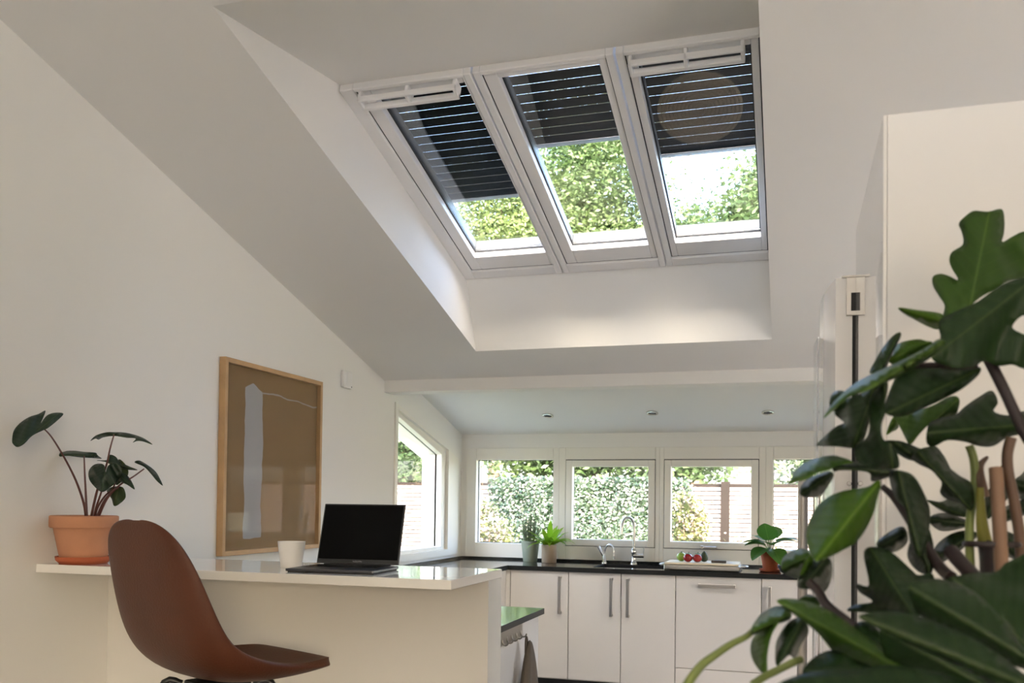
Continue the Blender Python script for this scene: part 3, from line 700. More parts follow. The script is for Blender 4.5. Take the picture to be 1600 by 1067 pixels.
# ------------------------------------------------------------------ on the bar: laptop, cup
t = thing('laptop', 'open grey laptop with a black screen on the bar', 'laptop', (1.10, 2.72, ZBAR))
LM = Matrix.Translation((1.105, 2.735, ZBAR)) @ Matrix.Rotation(math.radians(4), 4, 'Z')
LW, LD = .306, .235
bm = B(); box(bm, -LW/2, LW/2, -LD/2, LD/2, .003, .0125, mtx=LM); obj('base', bm, 'laptop', t, bevel=.003)
bm = B(); box(bm, -LW/2+.02, LW/2-.02, -LD/2+.095, LD/2-.02, .0125, .0132, mtx=LM); obj('keyboard', bm, 'keys', t)
kb = bpy.data.objects['keyboard']
bm = B()
for r_ in range(6):
    for c_ in range(14):
        kx = -LW/2+.024+c_*.0186; ky = -LD/2+.098+r_*.0195
        box(bm, kx, kx+.0158, ky, ky+.0165, .0132, .0142, mtx=LM)
obj('keys', bm, 'bezel', t, kind='stuff')
bm = B(); box(bm, -.05, .05, -LD/2+.012, -LD/2+.085, .0125, .0129, mtx=LM); obj('trackpad', bm, 'laptop', t)
for xx in (-.12, .12):
    bm = B(); box(bm, xx-.03, xx+.03, -LD/2+.012, LD/2-.012, .0, .003, mtx=LM); obj('foot', bm, 'rubber', t)
TM = LM @ Matrix.Translation((0, LD/2-.004, .012)) @ Matrix.Rotation(math.radians(-17), 4, 'X')
LH = .222
bm = B(); box(bm, -LW/2, LW/2, .0005, .006, .004, LH, mtx=TM); obj('lid', bm, 'laptop', t, bevel=.003)
bm = B(); box(bm, -LW/2+.002, LW/2-.002, -.0008, .0005, .006, LH-.002, mtx=TM); sc = obj('screen_bezel', bm, 'bezel', t)
bm = B(); box(bm, -LW/2+.006, LW/2-.006, -.0014, -.0008, .020, LH-.006, mtx=TM); obj('screen', bm, 'screen', sc)
bm = B(); tube(bm, [TM @ Vector((-LW/2+.03, .002, .0)), TM @ Vector((LW/2-.03, .002, .0))], .005, 10); obj('hinge', bm, 'bezel', t, smooth=True)
# small grey word mark under the screen
cu = bpy.data.curves.new('wordmark', 'FONT'); cu.body = 'MacBook Pro'; cu.size = .0062; cu.align_x = 'CENTER'; cu.align_y = 'CENTER'
tmp = bpy.data.objects.new('wordmark_tmp', cu); C.objects.link(tmp); bpy.context.view_layer.update()
me = bpy.data.meshes.new_from_object(tmp.evaluated_get(bpy.context.evaluated_depsgraph_get())); bpy.data.objects.remove(tmp)
me.transform(TM @ Matrix.Translation((0, -.0012, .0125)) @ Matrix.Rotation(PI/2, 4, 'X')); me.materials.clear(); me.materials.append(MATS['logo'])
wm = bpy.data.objects.new('wordmark', me); C.objects.link(wm); setp(wm, sc)

bm = B(); cx_, cy_ = .868, 2.80
lathe(bm, [(.034, 0), (.037, .003), (.040, .03), (.0465, .078), (.0475, .0905), (.0455, .0905), (.044, .078), (.037, .03), (.034, .008), (.0005, .007)], (cx_, cy_, ZBAR), 36)
tag(obj('cup', bm, 'ceramic', smooth=True), 'small white handleless cup beside the laptop', 'cup')

# ------------------------------------------------------------------ leaves traced in the picture plane and bent in depth
def traced_leaf(pts, rib, Y, mname, parent, tip=0., fold=.0, curl=.0, step=9., cv=True, thick=.0007):
    """outline (photo pixels) laid on a bent blade around depth Y; rib = base and tip of the midrib"""
    P = [Vector((p[0], p[1], 0)) for p in pts]; n = len(P); out = []
    if cv:
        for i in range(n):
            p0, p1, p2, p3 = P[i-1], P[i], P[(i+1) % n], P[(i+2) % n]
            for k in range(4):
                t = k/4; out.append(.5*((2*p1) + (p2-p0)*t + (2*p0-5*p1+4*p2-p3)*t*t + (3*p1-p0-3*p2+p3)*t**3))
    else: out = P
    poly = [Vector((p.x, p.y)) for p in out]
    xs = [p.x for p in poly]; ys = [p.y for p in poly]
    inner = []
    def inside(x, y):
        c = False; j = len(poly)-1
        for i in range(len(poly)):
            a, b = poly[i], poly[j]
            if (a.y > y) != (b.y > y) and x < (b.x-a.x)*(y-a.y)/(b.y-a.y)+a.x: c = not c
            j = i
        return c
    b = Vector(rib[0]); e = Vector(rib[1]); ax = (e-b); L = ax.length; ax.normalize(); nx = Vector((-ax.y, ax.x))
    g = max(step, (max(xs)-min(xs)+max(ys)-min(ys))/34)
    k = 0; y = min(ys)
    while y < max(ys):
        x = min(xs) + (g/2 if k % 2 else 0)
        while x < max(xs):
            if inside(x, y) and min((Vector((x, y))-p).length for p in poly) > g*.55: inner.append(Vector((x, y)))
            x += g
        y += g*.87; k += 1
    nseg = 10
    for i in range(nseg+1):
        q = b + ax*(L*i/nseg)
        if inside(q.x, q.y) and min((q-p).length for p in poly) > g*.4:
            inner = [p for p in inner if (p-q).length > g*.45] + [q]
    nv = len(poly); verts = poly+inner
    r = delaunay_2d_cdt(verts, [(i, (i+1) % nv) for i in range(nv)], [list(range(nv))], 1, 1e-4)
    bm = B(); uv = bm.loops.layers.uv.verify(); co = []; vv = []
    for p in r[0]:
        q = p-b; u_ = q.dot(ax)/L; v_ = q.dot(nx)/L
        dep = Y + tip*u_ + curl*u_*u_ + fold*abs(v_) + .012*math.sin(u_*7+v_*9)*min(1, abs(v_)*4)
        w = at(p.x, p.y, dep); vv.append(bm.verts.new(w)); co.append((u_, v_))
    bm.verts.index_update()
    for fa in r[2]:
        try: f = bm.faces.new([vv[i] for i in fa])
        except ValueError: continue
        for l in f.loops: l[uv].uv = co[l.vert.index]
    o = obj('leaf', bm, mname, parent)
    o.data.polygons.foreach_set('use_smooth', [True]*len(o.data.polygons))
    s = o.modifiers.new('thickness', 'SOLIDIFY'); s.thickness = thick; s.offset = 0
    return o
def zr(ox, oy, s):
    return lambda pts: [(ox+x/s, oy+y/s) for x, y in pts]

# plant on the bar
PCX, PCY = .118, 2.646
t = thing('potted_alocasia', 'terracotta pot with dark arrow shaped leaves at the bar end', 'potted plant', (PCX, PCY, ZBAR))
bm = B(); lathe(bm, [(.078, 0), (.088, .010), (.091, .014), (.093, .026), (.088, .026), (.084, .013), (.0005, .010)], (PCX, PCY, ZBAR), 40); obj('saucer', bm, 'terracotta_red', t, smooth=True)
bm = B(); lathe(bm, [(.074, .0135), (.078, .018), (.101, .128), (.111, .128), (.114, .132), (.114, .168), (.110, .171), (.103, .170), (.099, .150), (.0005, .147)], (PCX, PCY, ZBAR), 44); obj('pot', bm, 'terracotta', t, smooth=True)
bm = B(); lathe(bm, [(.099, .148), (.0005, .153)], (PCX, PCY, ZBAR), 24, cap=False); obj('soil', bm, 'soil', t)
F = zr(0, 620, 3.954)
AL = [
 ([(75,265),(85,210),(120,165),(180,125),(240,105),(280,85),(268,125),(252,163),(290,115),(340,98),(392,105),(350,150),(300,190),(270,205),(200,240),(150,290),(108,310),(80,290)], ((262,185),(108,310)), 2.47, 'alocasia', -.10, .02),
 ([(368,368),(378,340),(450,333),(520,340),(590,345),(602,360),(628,382),(580,378),(500,374),(420,364)], ((520,360),(370,362)), 2.66, 'alocasia', -.05, .30),
 ([(558,272),(590,240),(650,220),(710,218),(780,222),(850,240),(900,262),(942,295),(890,277),(850,272),(820,282),(838,257),(780,252),(710,242),(640,250),(610,264),(590,258)], ((705,232),(942,292)), 2.62, 'alocasia', -.04, .25),
 ([(630,588),(580,550),(550,505),(550,455),(580,420),(620,412),(645,425),(652,468),(665,430),(700,405),(740,425),(752,470),(725,520),(680,560)], ((650,460),(630,588)), 2.58, 'alocasia', -.02, .05),
 ([(598,392),(660,390),(680,358),(715,370),(740,400),(800,430),(850,452),(790,450),(730,440),(690,422),(650,402)], ((660,400),(850,450)), 2.66, 'alocasia', .03, .15),
 ([(740,470),(780,480),(812,520),(832,572),(790,545),(740,522),(720,500)], ((735,480),(832,572)), 2.63, 'alocasia', -.03, .1),
 ([(832,405),(860,393),(910,420),(960,460),(990,510),(1005,548),(970,520),(930,472),(890,432)], ((890,440),(1005,548)), 2.64, 'alocasia', -.03, .25),
 ([(660,580),(700,555),(760,560),(776,620),(740,660),(705,674),(690,630)], ((735,555),(705,672)), 2.67, 'alocasia_pale', .0, .05),
 ([(735,385),(780,425),(792,480),(745,530),(715,540),(728,450)], ((760,400),(735,530)), 2.68, 'alocasia_pale', .0, .05)]
for pts, rib, Y, mm, tp_, fo in AL: traced_leaf(F(pts), F(rib), Y, mm, t, tp_, fo, step=5)
def stem3(parent, name, m, px, Ys, rad, F, seg=8):
    q = [at(*F([p])[0], Y) for p, Y in zip(px, Ys)]
    bm = B(); ln = smoothline(q, 5); n = len(ln)
    rr = rad if not isinstance(rad, tuple) else [rad[0]+(rad[1]-rad[0])*i/(n-1) for i in range(n)]
    tube(bm, ln, rr, seg); return obj(name, bm, m, parent, smooth=True)
for px, Ys in (([(262,188),(320,250),(400,380),(470,520),(518,660),(532,760)], [2.47,2.49,2.55,2.61,2.65,2.67]), ([(520,365),(523,460),(530,600),(537,760)], [2.66,2.66,2.67,2.67]), ([(705,232),(680,320),(655,430),(600,580),(560,760)], [2.62,2.62,2.64,2.66,2.67]),
               ([(890,445),(820,495),(740,545),(660,630),(600,760)], [2.64,2.64,2.65,2.66,2.67]), ([(650,460),(628,580),(595,680),(578,760)], [2.60,2.63,2.65,2.67]), ([(735,560),(660,600),(600,690),(585,760)], [2.67,2.67,2.67,2.67]), ([(735,480),(690,580),(640,650),(592,760)], [2.64,2.66,2.67,2.67])):
    stem3(t, 'stalk', 'stem_red', px, Ys, (.0022, .0048), F)

# ------------------------------------------------------------------ bar stool
t = thing('bar_stool', 'brown leather shell bar stool facing the white bar', 'stool', (.93, 2.33, 0))
CHM = Matrix.Translation((.925, 2.335, .872)) @ Matrix.Rotation(-math.radians(24), 4, 'Z')   # local +y forward, +x right
prof = [(-.272, .442, .012, .0), (-.273, .440, .055, .0), (-.275, .433, .110, .002), (-.275, .414, .160, .010), (-.272, .380, .195, .022), (-.265, .33, .218, .036), (-.254, .26, .232, .052), (-.240, .19, .240, .064), (-.221, .12, .245, .076),
        (-.190, .060, .246, .086), (-.140, .016, .246, .088), (-.07, -.006, .245, .078), (0, -.012, .243, .062), (.08, -.010, .238, .044), (.15, -.002, .229, .028), (.21, .008, .212, .014), (.25, .013, .186, .004), (.274, .010, .140, -.002), (.283, .002, .080, -.004)]
n = 12; rows = []
bm = B()
for i, (fy, fz, hw, cup) in enumerate(prof):
    a = prof[max(i-1, 0)]; b = prof[min(i+1, len(prof)-1)]
    tv = Vector((0, b[0]-a[0], b[1]-a[1])).normalized(); nv = Vector((0, -tv.z, tv.y))       # inward normal (towards the sitter)
    row = []
    for j in range(-n, n+1):
        q = j/n; ww = math.sin(q*PI/2*.98)
        row.append(bm.verts.new(CHM @ (Vector((hw*ww, fy, fz)) + nv*(-cup*0 + cup*(abs(q)**2.4)))))
    rows.append(row)
for a_, b_ in zip(rows, rows[1:]):
    for j in range(2*n): bm.faces.new((a_[j], a_[j+1], b_[j+1], b_[j]))
sh = obj('shell', bm, 'leather', t)
sh.data.polygons.foreach_set('use_smooth', [True]*len(sh.data.polygons))
md = sh.modifiers.new('thickness', 'SOLIDIFY'); md.thickness = .027; md.offset = 0
md = sh.modifiers.new('subsurf', 'SUBSURF'); md.levels = 2; md.render_levels = 2
bm = B(); box(bm, -.055, .055, -.10, .06, -.05, -.024, mtx=CHM); obj('seat_plate', bm, 'blackmetal', t, bevel=.006)
def cl(p): return CHM @ Vector(p)
HZ = .872
for sx in (-1, 1):
    for sy in (-1, 1):
        bm = B(); tube(bm, smoothline([cl((sx*.08, -.02+sy*.07, -.04)), cl((sx*.12, -.02+sy*.12, -.06)), cl((sx*.17, -.02+sy*.17, -.40)), cl((sx*.20, -.02+sy*.20, -HZ))], 5), .010, 10); obj('leg', bm, 'blackmetal', t, smooth=True)
for (a_, b_) in (((-1, -1), (1, -1)), ((1, -1), (1, 1)), ((1, 1), (-1, 1)), ((-1, 1), (-1, -1))):
    bm = B(); tube(bm, [cl((a_[0]*.182, -.02+a_[1]*.182, -.55)), cl((b_[0]*.182, -.02+b_[1]*.182, -.55))], .008, 8); obj('footrest_bar', bm, 'blackmetal', t, smooth=True)

# ------------------------------------------------------------------ tall cabinet and the two fridges
TX, TY0, TY1, TZ = 2.6706, 1.496, 2.112, 1.987
t = thing('tall_cabinet', 'tall white cabinet with a mirror gloss side, behind the big plant', 'cabinet', (3.0, 1.8, 0))
bbox('carcass', 'matte_white', t, TX+.006, 3.42, TY0, TY1, 0, TZ, bevel=.001)
bbox('gloss_side_panel', 'gloss_white', t, TX, TX+.0055, TY0, TY1, 0, TZ, bevel=.0008)
XF = 2.6293
def fridge(label, y0, y1, z1, handle_y):
    t = thing('fridge', label, 'fridge', (2.95, (y0+y1)/2, 0), group='pair of tall fridges')
    bbox('body', 'gloss_white', t, XF+.062, 3.32, y0, y1, .06, z1-.01, bevel=.004)
    bm = B(); poly = [(XF+.035, y1-.002), (XF+.035, y0+.002)]
    for k in range(17):
        q = k/16; poly.append((XF - .026*(1-(2*q-1)**2), y0+.002+(y1-y0-.004)*q))
    prism(bm, poly, .07, z1, 'z'); dr = obj('door', bm, 'gloss_white', t, smooth=True)
    bbox('door_gasket', 'rubber', t, XF+.0355, XF+.0615, y0+.003, y1-.003, .08, z1-.006)  # dark strip standing in for the shadow gap beside the tall cabinet
    bm = B(); tube(bm, [(XF-.058, handle_y, .80), (XF-.058, handle_y, 1.47)], .0115, 14); h = obj('handle', bm, 'brushed', dr, smooth=True)
    for z in (.83, 1.44):
        bm = B(); tube(bm, [(XF-.058, handle_y, z), (XF-.008, handle_y, z)], .008, 10); obj('handle_post', bm, 'brushed', dr, smooth=True)
    bm = B(); box(bm, XF+.012, XF+.06, y0-.004, y0+.06, z1-.001, z1+.004); box(bm, XF+.022, XF+.062, y0-.003, y0+.002, z1-.085, z1); obj('hinge_cover', bm, 'brushed', t, bevel=.001)
    bm = B(); box(bm, XF+.032, XF+.058, y0-.0045, y0-.003, z1-.075, z1-.035); obj('hinge_slot', bm, 'rubber', t)
    bm = B(); lathe(bm, [(.0055, 0), (.004, .003)], seg=12); bmesh.ops.transform(bm, matrix=Matrix.Translation((XF+.03, y0+.002, 1.43)) @ Matrix.Rotation(PI/2, 4, 'X'), verts=bm.verts[:]); obj('screw', bm, 'steel', t)
    bbox('foot_plinth', 'plinth', t, XF+.08, 3.3, y0+.01, y1-.01, 0, .06)
    return t
fridge('white fridge with bowed glossy door right behind the tall cabinet', 2.118, 2.718, 1.886, 2.66)
fridge('farther white fridge with bowed door and long steel handle', 2.722, 3.322, 1.886, 3.24)

# ------------------------------------------------------------------ large philodendron in front of the tall cabinet
PH = (3.02, 1.06, 0)
t = thing('philodendron', 'large lobed leaf philodendron filling the right foreground', 'potted plant', PH)
A_ = zr(1260, 320, 4.447); B_ = zr(1260, 530, 4.447); C_ = zr(1220, 690, 5.335); D_ = zr(1160, 860, 3.636); E_ = zr(1400, 640, 4.105)
LV = [  # outline, midrib, region, depth, material, tip, fold
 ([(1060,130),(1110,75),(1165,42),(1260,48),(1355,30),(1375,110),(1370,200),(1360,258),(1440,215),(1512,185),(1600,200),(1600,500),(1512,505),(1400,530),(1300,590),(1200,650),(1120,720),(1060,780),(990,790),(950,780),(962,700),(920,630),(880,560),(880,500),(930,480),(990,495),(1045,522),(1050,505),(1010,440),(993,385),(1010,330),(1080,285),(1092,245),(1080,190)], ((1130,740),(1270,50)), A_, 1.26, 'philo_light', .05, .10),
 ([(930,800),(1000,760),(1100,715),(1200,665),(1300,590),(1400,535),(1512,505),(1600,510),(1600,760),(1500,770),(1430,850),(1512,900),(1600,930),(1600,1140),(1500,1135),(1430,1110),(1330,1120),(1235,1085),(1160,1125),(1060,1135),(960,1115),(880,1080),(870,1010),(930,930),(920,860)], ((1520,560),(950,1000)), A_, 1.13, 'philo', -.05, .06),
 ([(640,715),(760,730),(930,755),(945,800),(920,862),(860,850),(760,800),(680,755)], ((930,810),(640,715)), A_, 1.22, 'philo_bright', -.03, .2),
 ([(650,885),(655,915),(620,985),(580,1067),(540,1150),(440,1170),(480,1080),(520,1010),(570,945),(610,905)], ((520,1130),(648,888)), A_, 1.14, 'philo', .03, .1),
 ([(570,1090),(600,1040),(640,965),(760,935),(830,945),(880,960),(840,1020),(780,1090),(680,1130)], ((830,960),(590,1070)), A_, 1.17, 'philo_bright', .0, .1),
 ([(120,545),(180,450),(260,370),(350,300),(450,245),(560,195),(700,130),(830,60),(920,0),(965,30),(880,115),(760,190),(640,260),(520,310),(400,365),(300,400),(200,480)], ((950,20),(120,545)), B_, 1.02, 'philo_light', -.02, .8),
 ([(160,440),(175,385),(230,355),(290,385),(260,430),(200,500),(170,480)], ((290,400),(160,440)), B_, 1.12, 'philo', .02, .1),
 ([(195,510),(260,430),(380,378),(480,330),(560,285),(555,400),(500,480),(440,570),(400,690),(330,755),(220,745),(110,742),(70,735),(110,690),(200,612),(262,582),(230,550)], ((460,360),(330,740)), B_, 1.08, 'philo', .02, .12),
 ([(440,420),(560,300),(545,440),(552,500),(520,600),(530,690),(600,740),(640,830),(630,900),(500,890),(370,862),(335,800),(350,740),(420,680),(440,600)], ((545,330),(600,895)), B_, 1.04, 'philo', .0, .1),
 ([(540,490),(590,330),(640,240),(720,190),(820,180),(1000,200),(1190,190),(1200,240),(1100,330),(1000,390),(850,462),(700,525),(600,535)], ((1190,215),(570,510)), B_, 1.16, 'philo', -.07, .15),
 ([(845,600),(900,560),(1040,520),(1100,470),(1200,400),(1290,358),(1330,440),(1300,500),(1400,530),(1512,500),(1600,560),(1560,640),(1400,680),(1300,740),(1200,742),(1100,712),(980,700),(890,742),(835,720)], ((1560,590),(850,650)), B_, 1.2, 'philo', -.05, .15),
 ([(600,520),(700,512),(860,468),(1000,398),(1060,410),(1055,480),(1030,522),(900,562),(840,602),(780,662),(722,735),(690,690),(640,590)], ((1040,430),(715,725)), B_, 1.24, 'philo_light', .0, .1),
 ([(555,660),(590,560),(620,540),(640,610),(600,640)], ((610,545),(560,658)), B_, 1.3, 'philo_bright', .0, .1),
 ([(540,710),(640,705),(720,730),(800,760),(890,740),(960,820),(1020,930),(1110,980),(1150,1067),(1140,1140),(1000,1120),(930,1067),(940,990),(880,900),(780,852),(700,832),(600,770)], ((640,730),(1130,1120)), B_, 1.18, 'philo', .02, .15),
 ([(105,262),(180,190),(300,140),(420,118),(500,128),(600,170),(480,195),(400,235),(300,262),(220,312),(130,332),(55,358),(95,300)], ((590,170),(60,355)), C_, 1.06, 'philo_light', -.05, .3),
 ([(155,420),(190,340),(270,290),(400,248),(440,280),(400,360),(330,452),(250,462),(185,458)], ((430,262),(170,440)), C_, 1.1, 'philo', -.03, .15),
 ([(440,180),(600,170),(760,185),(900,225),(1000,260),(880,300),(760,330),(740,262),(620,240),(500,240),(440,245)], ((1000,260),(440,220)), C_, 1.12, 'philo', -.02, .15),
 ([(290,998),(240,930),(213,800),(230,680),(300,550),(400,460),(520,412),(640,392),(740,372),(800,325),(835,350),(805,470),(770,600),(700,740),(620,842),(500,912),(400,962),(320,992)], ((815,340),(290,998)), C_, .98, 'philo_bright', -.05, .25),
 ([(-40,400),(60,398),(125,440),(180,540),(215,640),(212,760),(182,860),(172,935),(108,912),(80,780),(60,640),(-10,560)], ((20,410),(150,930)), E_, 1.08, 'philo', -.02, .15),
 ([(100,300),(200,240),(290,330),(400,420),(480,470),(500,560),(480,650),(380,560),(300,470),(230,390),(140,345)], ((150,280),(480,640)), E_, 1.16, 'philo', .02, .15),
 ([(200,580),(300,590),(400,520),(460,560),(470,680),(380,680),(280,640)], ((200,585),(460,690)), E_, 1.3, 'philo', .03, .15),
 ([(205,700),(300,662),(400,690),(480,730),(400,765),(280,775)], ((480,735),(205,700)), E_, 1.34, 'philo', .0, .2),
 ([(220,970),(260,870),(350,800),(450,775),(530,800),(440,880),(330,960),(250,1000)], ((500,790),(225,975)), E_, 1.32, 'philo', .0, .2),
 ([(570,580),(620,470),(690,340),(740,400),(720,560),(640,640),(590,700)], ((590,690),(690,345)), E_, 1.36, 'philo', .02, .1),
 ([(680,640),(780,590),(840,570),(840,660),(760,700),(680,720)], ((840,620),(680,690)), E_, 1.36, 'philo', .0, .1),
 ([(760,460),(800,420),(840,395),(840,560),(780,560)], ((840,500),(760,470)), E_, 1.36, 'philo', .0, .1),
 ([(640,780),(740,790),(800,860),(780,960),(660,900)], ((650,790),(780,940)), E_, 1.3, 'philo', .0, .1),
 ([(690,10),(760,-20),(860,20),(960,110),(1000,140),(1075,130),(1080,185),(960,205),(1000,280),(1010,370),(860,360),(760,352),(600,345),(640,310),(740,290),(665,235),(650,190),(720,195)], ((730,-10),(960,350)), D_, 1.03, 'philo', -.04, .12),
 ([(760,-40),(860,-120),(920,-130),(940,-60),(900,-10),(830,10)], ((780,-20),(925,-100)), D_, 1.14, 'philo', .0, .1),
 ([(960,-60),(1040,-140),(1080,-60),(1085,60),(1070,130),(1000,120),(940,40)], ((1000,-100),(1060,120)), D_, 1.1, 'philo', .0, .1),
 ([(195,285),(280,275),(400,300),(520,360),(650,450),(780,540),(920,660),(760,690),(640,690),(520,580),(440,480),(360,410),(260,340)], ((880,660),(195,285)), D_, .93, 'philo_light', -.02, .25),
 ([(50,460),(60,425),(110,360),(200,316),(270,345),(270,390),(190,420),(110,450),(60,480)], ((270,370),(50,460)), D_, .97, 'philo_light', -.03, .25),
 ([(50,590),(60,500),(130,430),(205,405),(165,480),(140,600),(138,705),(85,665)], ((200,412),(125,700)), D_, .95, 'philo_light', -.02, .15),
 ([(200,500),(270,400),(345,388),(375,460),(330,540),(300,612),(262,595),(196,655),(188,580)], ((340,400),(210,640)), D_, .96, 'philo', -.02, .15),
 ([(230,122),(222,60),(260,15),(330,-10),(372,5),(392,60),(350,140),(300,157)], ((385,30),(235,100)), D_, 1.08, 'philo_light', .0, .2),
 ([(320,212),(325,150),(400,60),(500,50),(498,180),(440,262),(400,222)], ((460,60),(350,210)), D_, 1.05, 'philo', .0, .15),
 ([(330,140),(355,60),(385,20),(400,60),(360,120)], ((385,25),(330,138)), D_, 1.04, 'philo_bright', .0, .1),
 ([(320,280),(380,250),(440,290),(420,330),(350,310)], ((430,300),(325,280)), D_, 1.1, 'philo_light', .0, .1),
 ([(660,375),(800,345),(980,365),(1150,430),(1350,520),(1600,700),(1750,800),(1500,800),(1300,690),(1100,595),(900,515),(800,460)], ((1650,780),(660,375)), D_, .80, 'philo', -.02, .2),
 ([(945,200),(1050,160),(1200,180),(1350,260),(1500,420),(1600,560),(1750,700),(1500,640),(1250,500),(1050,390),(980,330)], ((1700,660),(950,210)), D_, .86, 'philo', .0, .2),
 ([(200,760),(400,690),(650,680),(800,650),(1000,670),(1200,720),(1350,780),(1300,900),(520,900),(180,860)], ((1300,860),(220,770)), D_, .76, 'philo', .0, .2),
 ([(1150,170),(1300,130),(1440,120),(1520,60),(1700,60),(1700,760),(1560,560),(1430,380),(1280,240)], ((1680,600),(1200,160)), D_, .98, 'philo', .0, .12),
 ([(560,560),(640,420),(720,415),(800,480),(920,560),(1050,640),(1000,700),(800,660),(640,640)], ((1000,680),(600,450)), D_, 1.0, 'philo', .0, .12),  # closing leaves are filler added behind to darken the mass
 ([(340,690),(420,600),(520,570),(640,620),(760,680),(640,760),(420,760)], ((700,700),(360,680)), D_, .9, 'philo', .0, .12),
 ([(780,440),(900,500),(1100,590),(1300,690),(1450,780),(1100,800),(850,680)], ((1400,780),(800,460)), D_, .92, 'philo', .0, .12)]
for pts, rib, F, Y, mm, tp_, fo in LV: traced_leaf(F(pts), F(rib), Y, mm, t, tp_, fo)
stem3(t, 'stem', 'stem_dark', [(1232,755),(1215,850),(1200,920),(1195,945),(1290,1120),(1380,1300),(1512,1580),(1600,1700)], [1.13,1.14,1.15,1.15,1.15,1.14,1.12,1.1], .0065, A_)
stem3(t, 'stem', 'stem_dark', [(735,185),(900,180),(1050,190),(1190,185)], [1.13,1.14,1.15,1.15], .0035, B_)
stem3(t, 'stem', 'stem_dark', [(840,370),(920,440),(1010,560),(1090,680),(1200,860),(1330,1050),(1420,1130)], [1.15,1.15,1.15,1.14,1.12,1.1,1.08], (.0035, .007), C_)
stem3(t, 'stem', 'stem_dark', [(1180,0),(1250,80),(1340,180),(1400,300),(1400,760)], [1.1,1.08,1.06,1.05,1.05], .008, D_)
stem3(t, 'stem', 'stem_dark', [(380,180),(430,230),(480,310),(620,420),(760,520),(1000,640),(1300,740)], [1.05,1.04,1.03,1.02,1.02,1.03,1.05], .005, D_)
stem3(t, 'stem', 'stem_green', [(470,230),(500,330),(505,480),(480,650),(470,800),(480,1050),(500,1400)], [1.22,1.22,1.22,1.21,1.2,1.18,1.1], .005, E_)
stem3(t, 'stem', 'stem_brown', [(585,305),(545,350),(535,420),(560,560)], [1.24,1.23,1.22,1.22], (.002, .008), E_)
stem3(t, 'spathe', 'stem_yellow', [(540,500),(545,640),(555,760),(575,870)], [1.2,1.2,1.2,1.2], (.004, .0085), E_)
stem3(t, 'stem', 'stem_dark', [(575,860),(590,1000),(600,1400)], [1.2,1.18,1.1], .009, E_)
stem3(t, 'stem', 'stem_brown', [(740,180),(715,280),(720,400),(760,600),(800,900),(810,1400)], [1.2,1.2,1.2,1.2,1.18,1.1], .0062, E_)
stem3(t, 'bamboo_stake', 'bamboo', [(640,375),(655,600),(670,860),(690,1400)], [1.18,1.17,1.16,1.1], .0078, E_)
bm = B(); kp = at(1400+615/4.105, 640+880/4.105, 1.17)
lathe(bm, [(.030, 0), (.032, .003), (.030, .006)], tuple(kp), 20, cap=False, sy=.5); obj('plant_tie', bm, 'stem_dark', t, smooth=True)
stem3(t, 'tendril', 'stem_green', [(60,455),(20,490),(-60,530),(-150,590),(-230,650),(-300,740),(-330,800)], [.97,.96,.95,.94,.93,.92,.91], (.003, .005), D_)
stem3(t, 'tendril', 'stem_green', [(330,620),(280,640),(200,680),(120,720),(60,760)], [.95,.94,.94,.93,.92], .004, D_)
PX, PYY = PH[0], PH[1]
bm = B(); lathe(bm, [(.10, .42), (.115, .43), (.15, .70), (.158, .70), (.158, .74), (.148, .74), (.14, .69), (.0005, .68)], (PX, PYY, 0), 36); obj('pot', bm, 'ceramic', t, smooth=True)
bm = B(); lathe(bm, [(.14, .685), (.0005, .70)], (PX, PYY, 0), 24, cap=False); obj('soil', bm, 'soil', t)
for k in range(4):
    a = PI/4+k*PI/2; bm = B(); tube(bm, [(PX+.10*math.cos(a), PYY+.10*math.sin(a), .42), (PX+.15*math.cos(a), PYY+.15*math.sin(a), 0)], .012, 10)
    obj('stand_leg', bm, 'stand', t, smooth=True)
bm = B(); lathe(bm, [(.12, .395), (.125, .40), (.125, .415), (.12, .42)], (PX, PYY, 0), 28); obj('stand_top', bm, 'stand', t, smooth=True)

# ------------------------------------------------------------------ uplighter fill lamp added behind the camera to brighten ceiling and lining
def uplighter(label, x, y, power):
    z = 1.62
    t = thing('fill_lamp', label, 'lamp', (x, y, 0))
    bm = B(); lathe(bm, [(.15, 0), (.15, .018), (.02, .03)], (x, y, 0), 32); obj('base', bm, 'blackmetal', t, smooth=True)
    bm = B(); tube(bm, [(x, y, .03), (x, y, z-.10)], .011, 12); obj('pole', bm, 'blackmetal', t, smooth=True)
    bm = B(); lathe(bm, [(.02, -.10), (.10, -.075), (.17, -.02), (.175, -.018), (.105, -.085), (.0005, -.088)], (x, y, z), 36, cap=False); obj('bowl_shade', bm, 'ceramic', t, smooth=True)
    bm = B(); lathe(bm, [(.0005, 0), (.03, .01), (.035, .03), (.0005, .045)], (x, y, z-.085), 16, cap=False); obj('bulb', bm, 'bulb', t, smooth=True)
    l = bpy.data.lights.new('fill_light', 'SPOT'); l.energy = power; l.color = (1, .985, .96); l.spot_size = PI; l.spot_blend = .12; l.shadow_soft_size = .10
    o = bpy.data.objects.new('fill_light', l); C.objects.link(o); o.location = (x, y, z+.02); o.rotation_euler = (PI, 0, 0)
    o.parent = t; o.matrix_parent_inverse = BASE[t.name].inverted()
uplighter('added black uplighter fill lamp with white bowl, unseen behind the camera', 2.6, -3.6, 175)

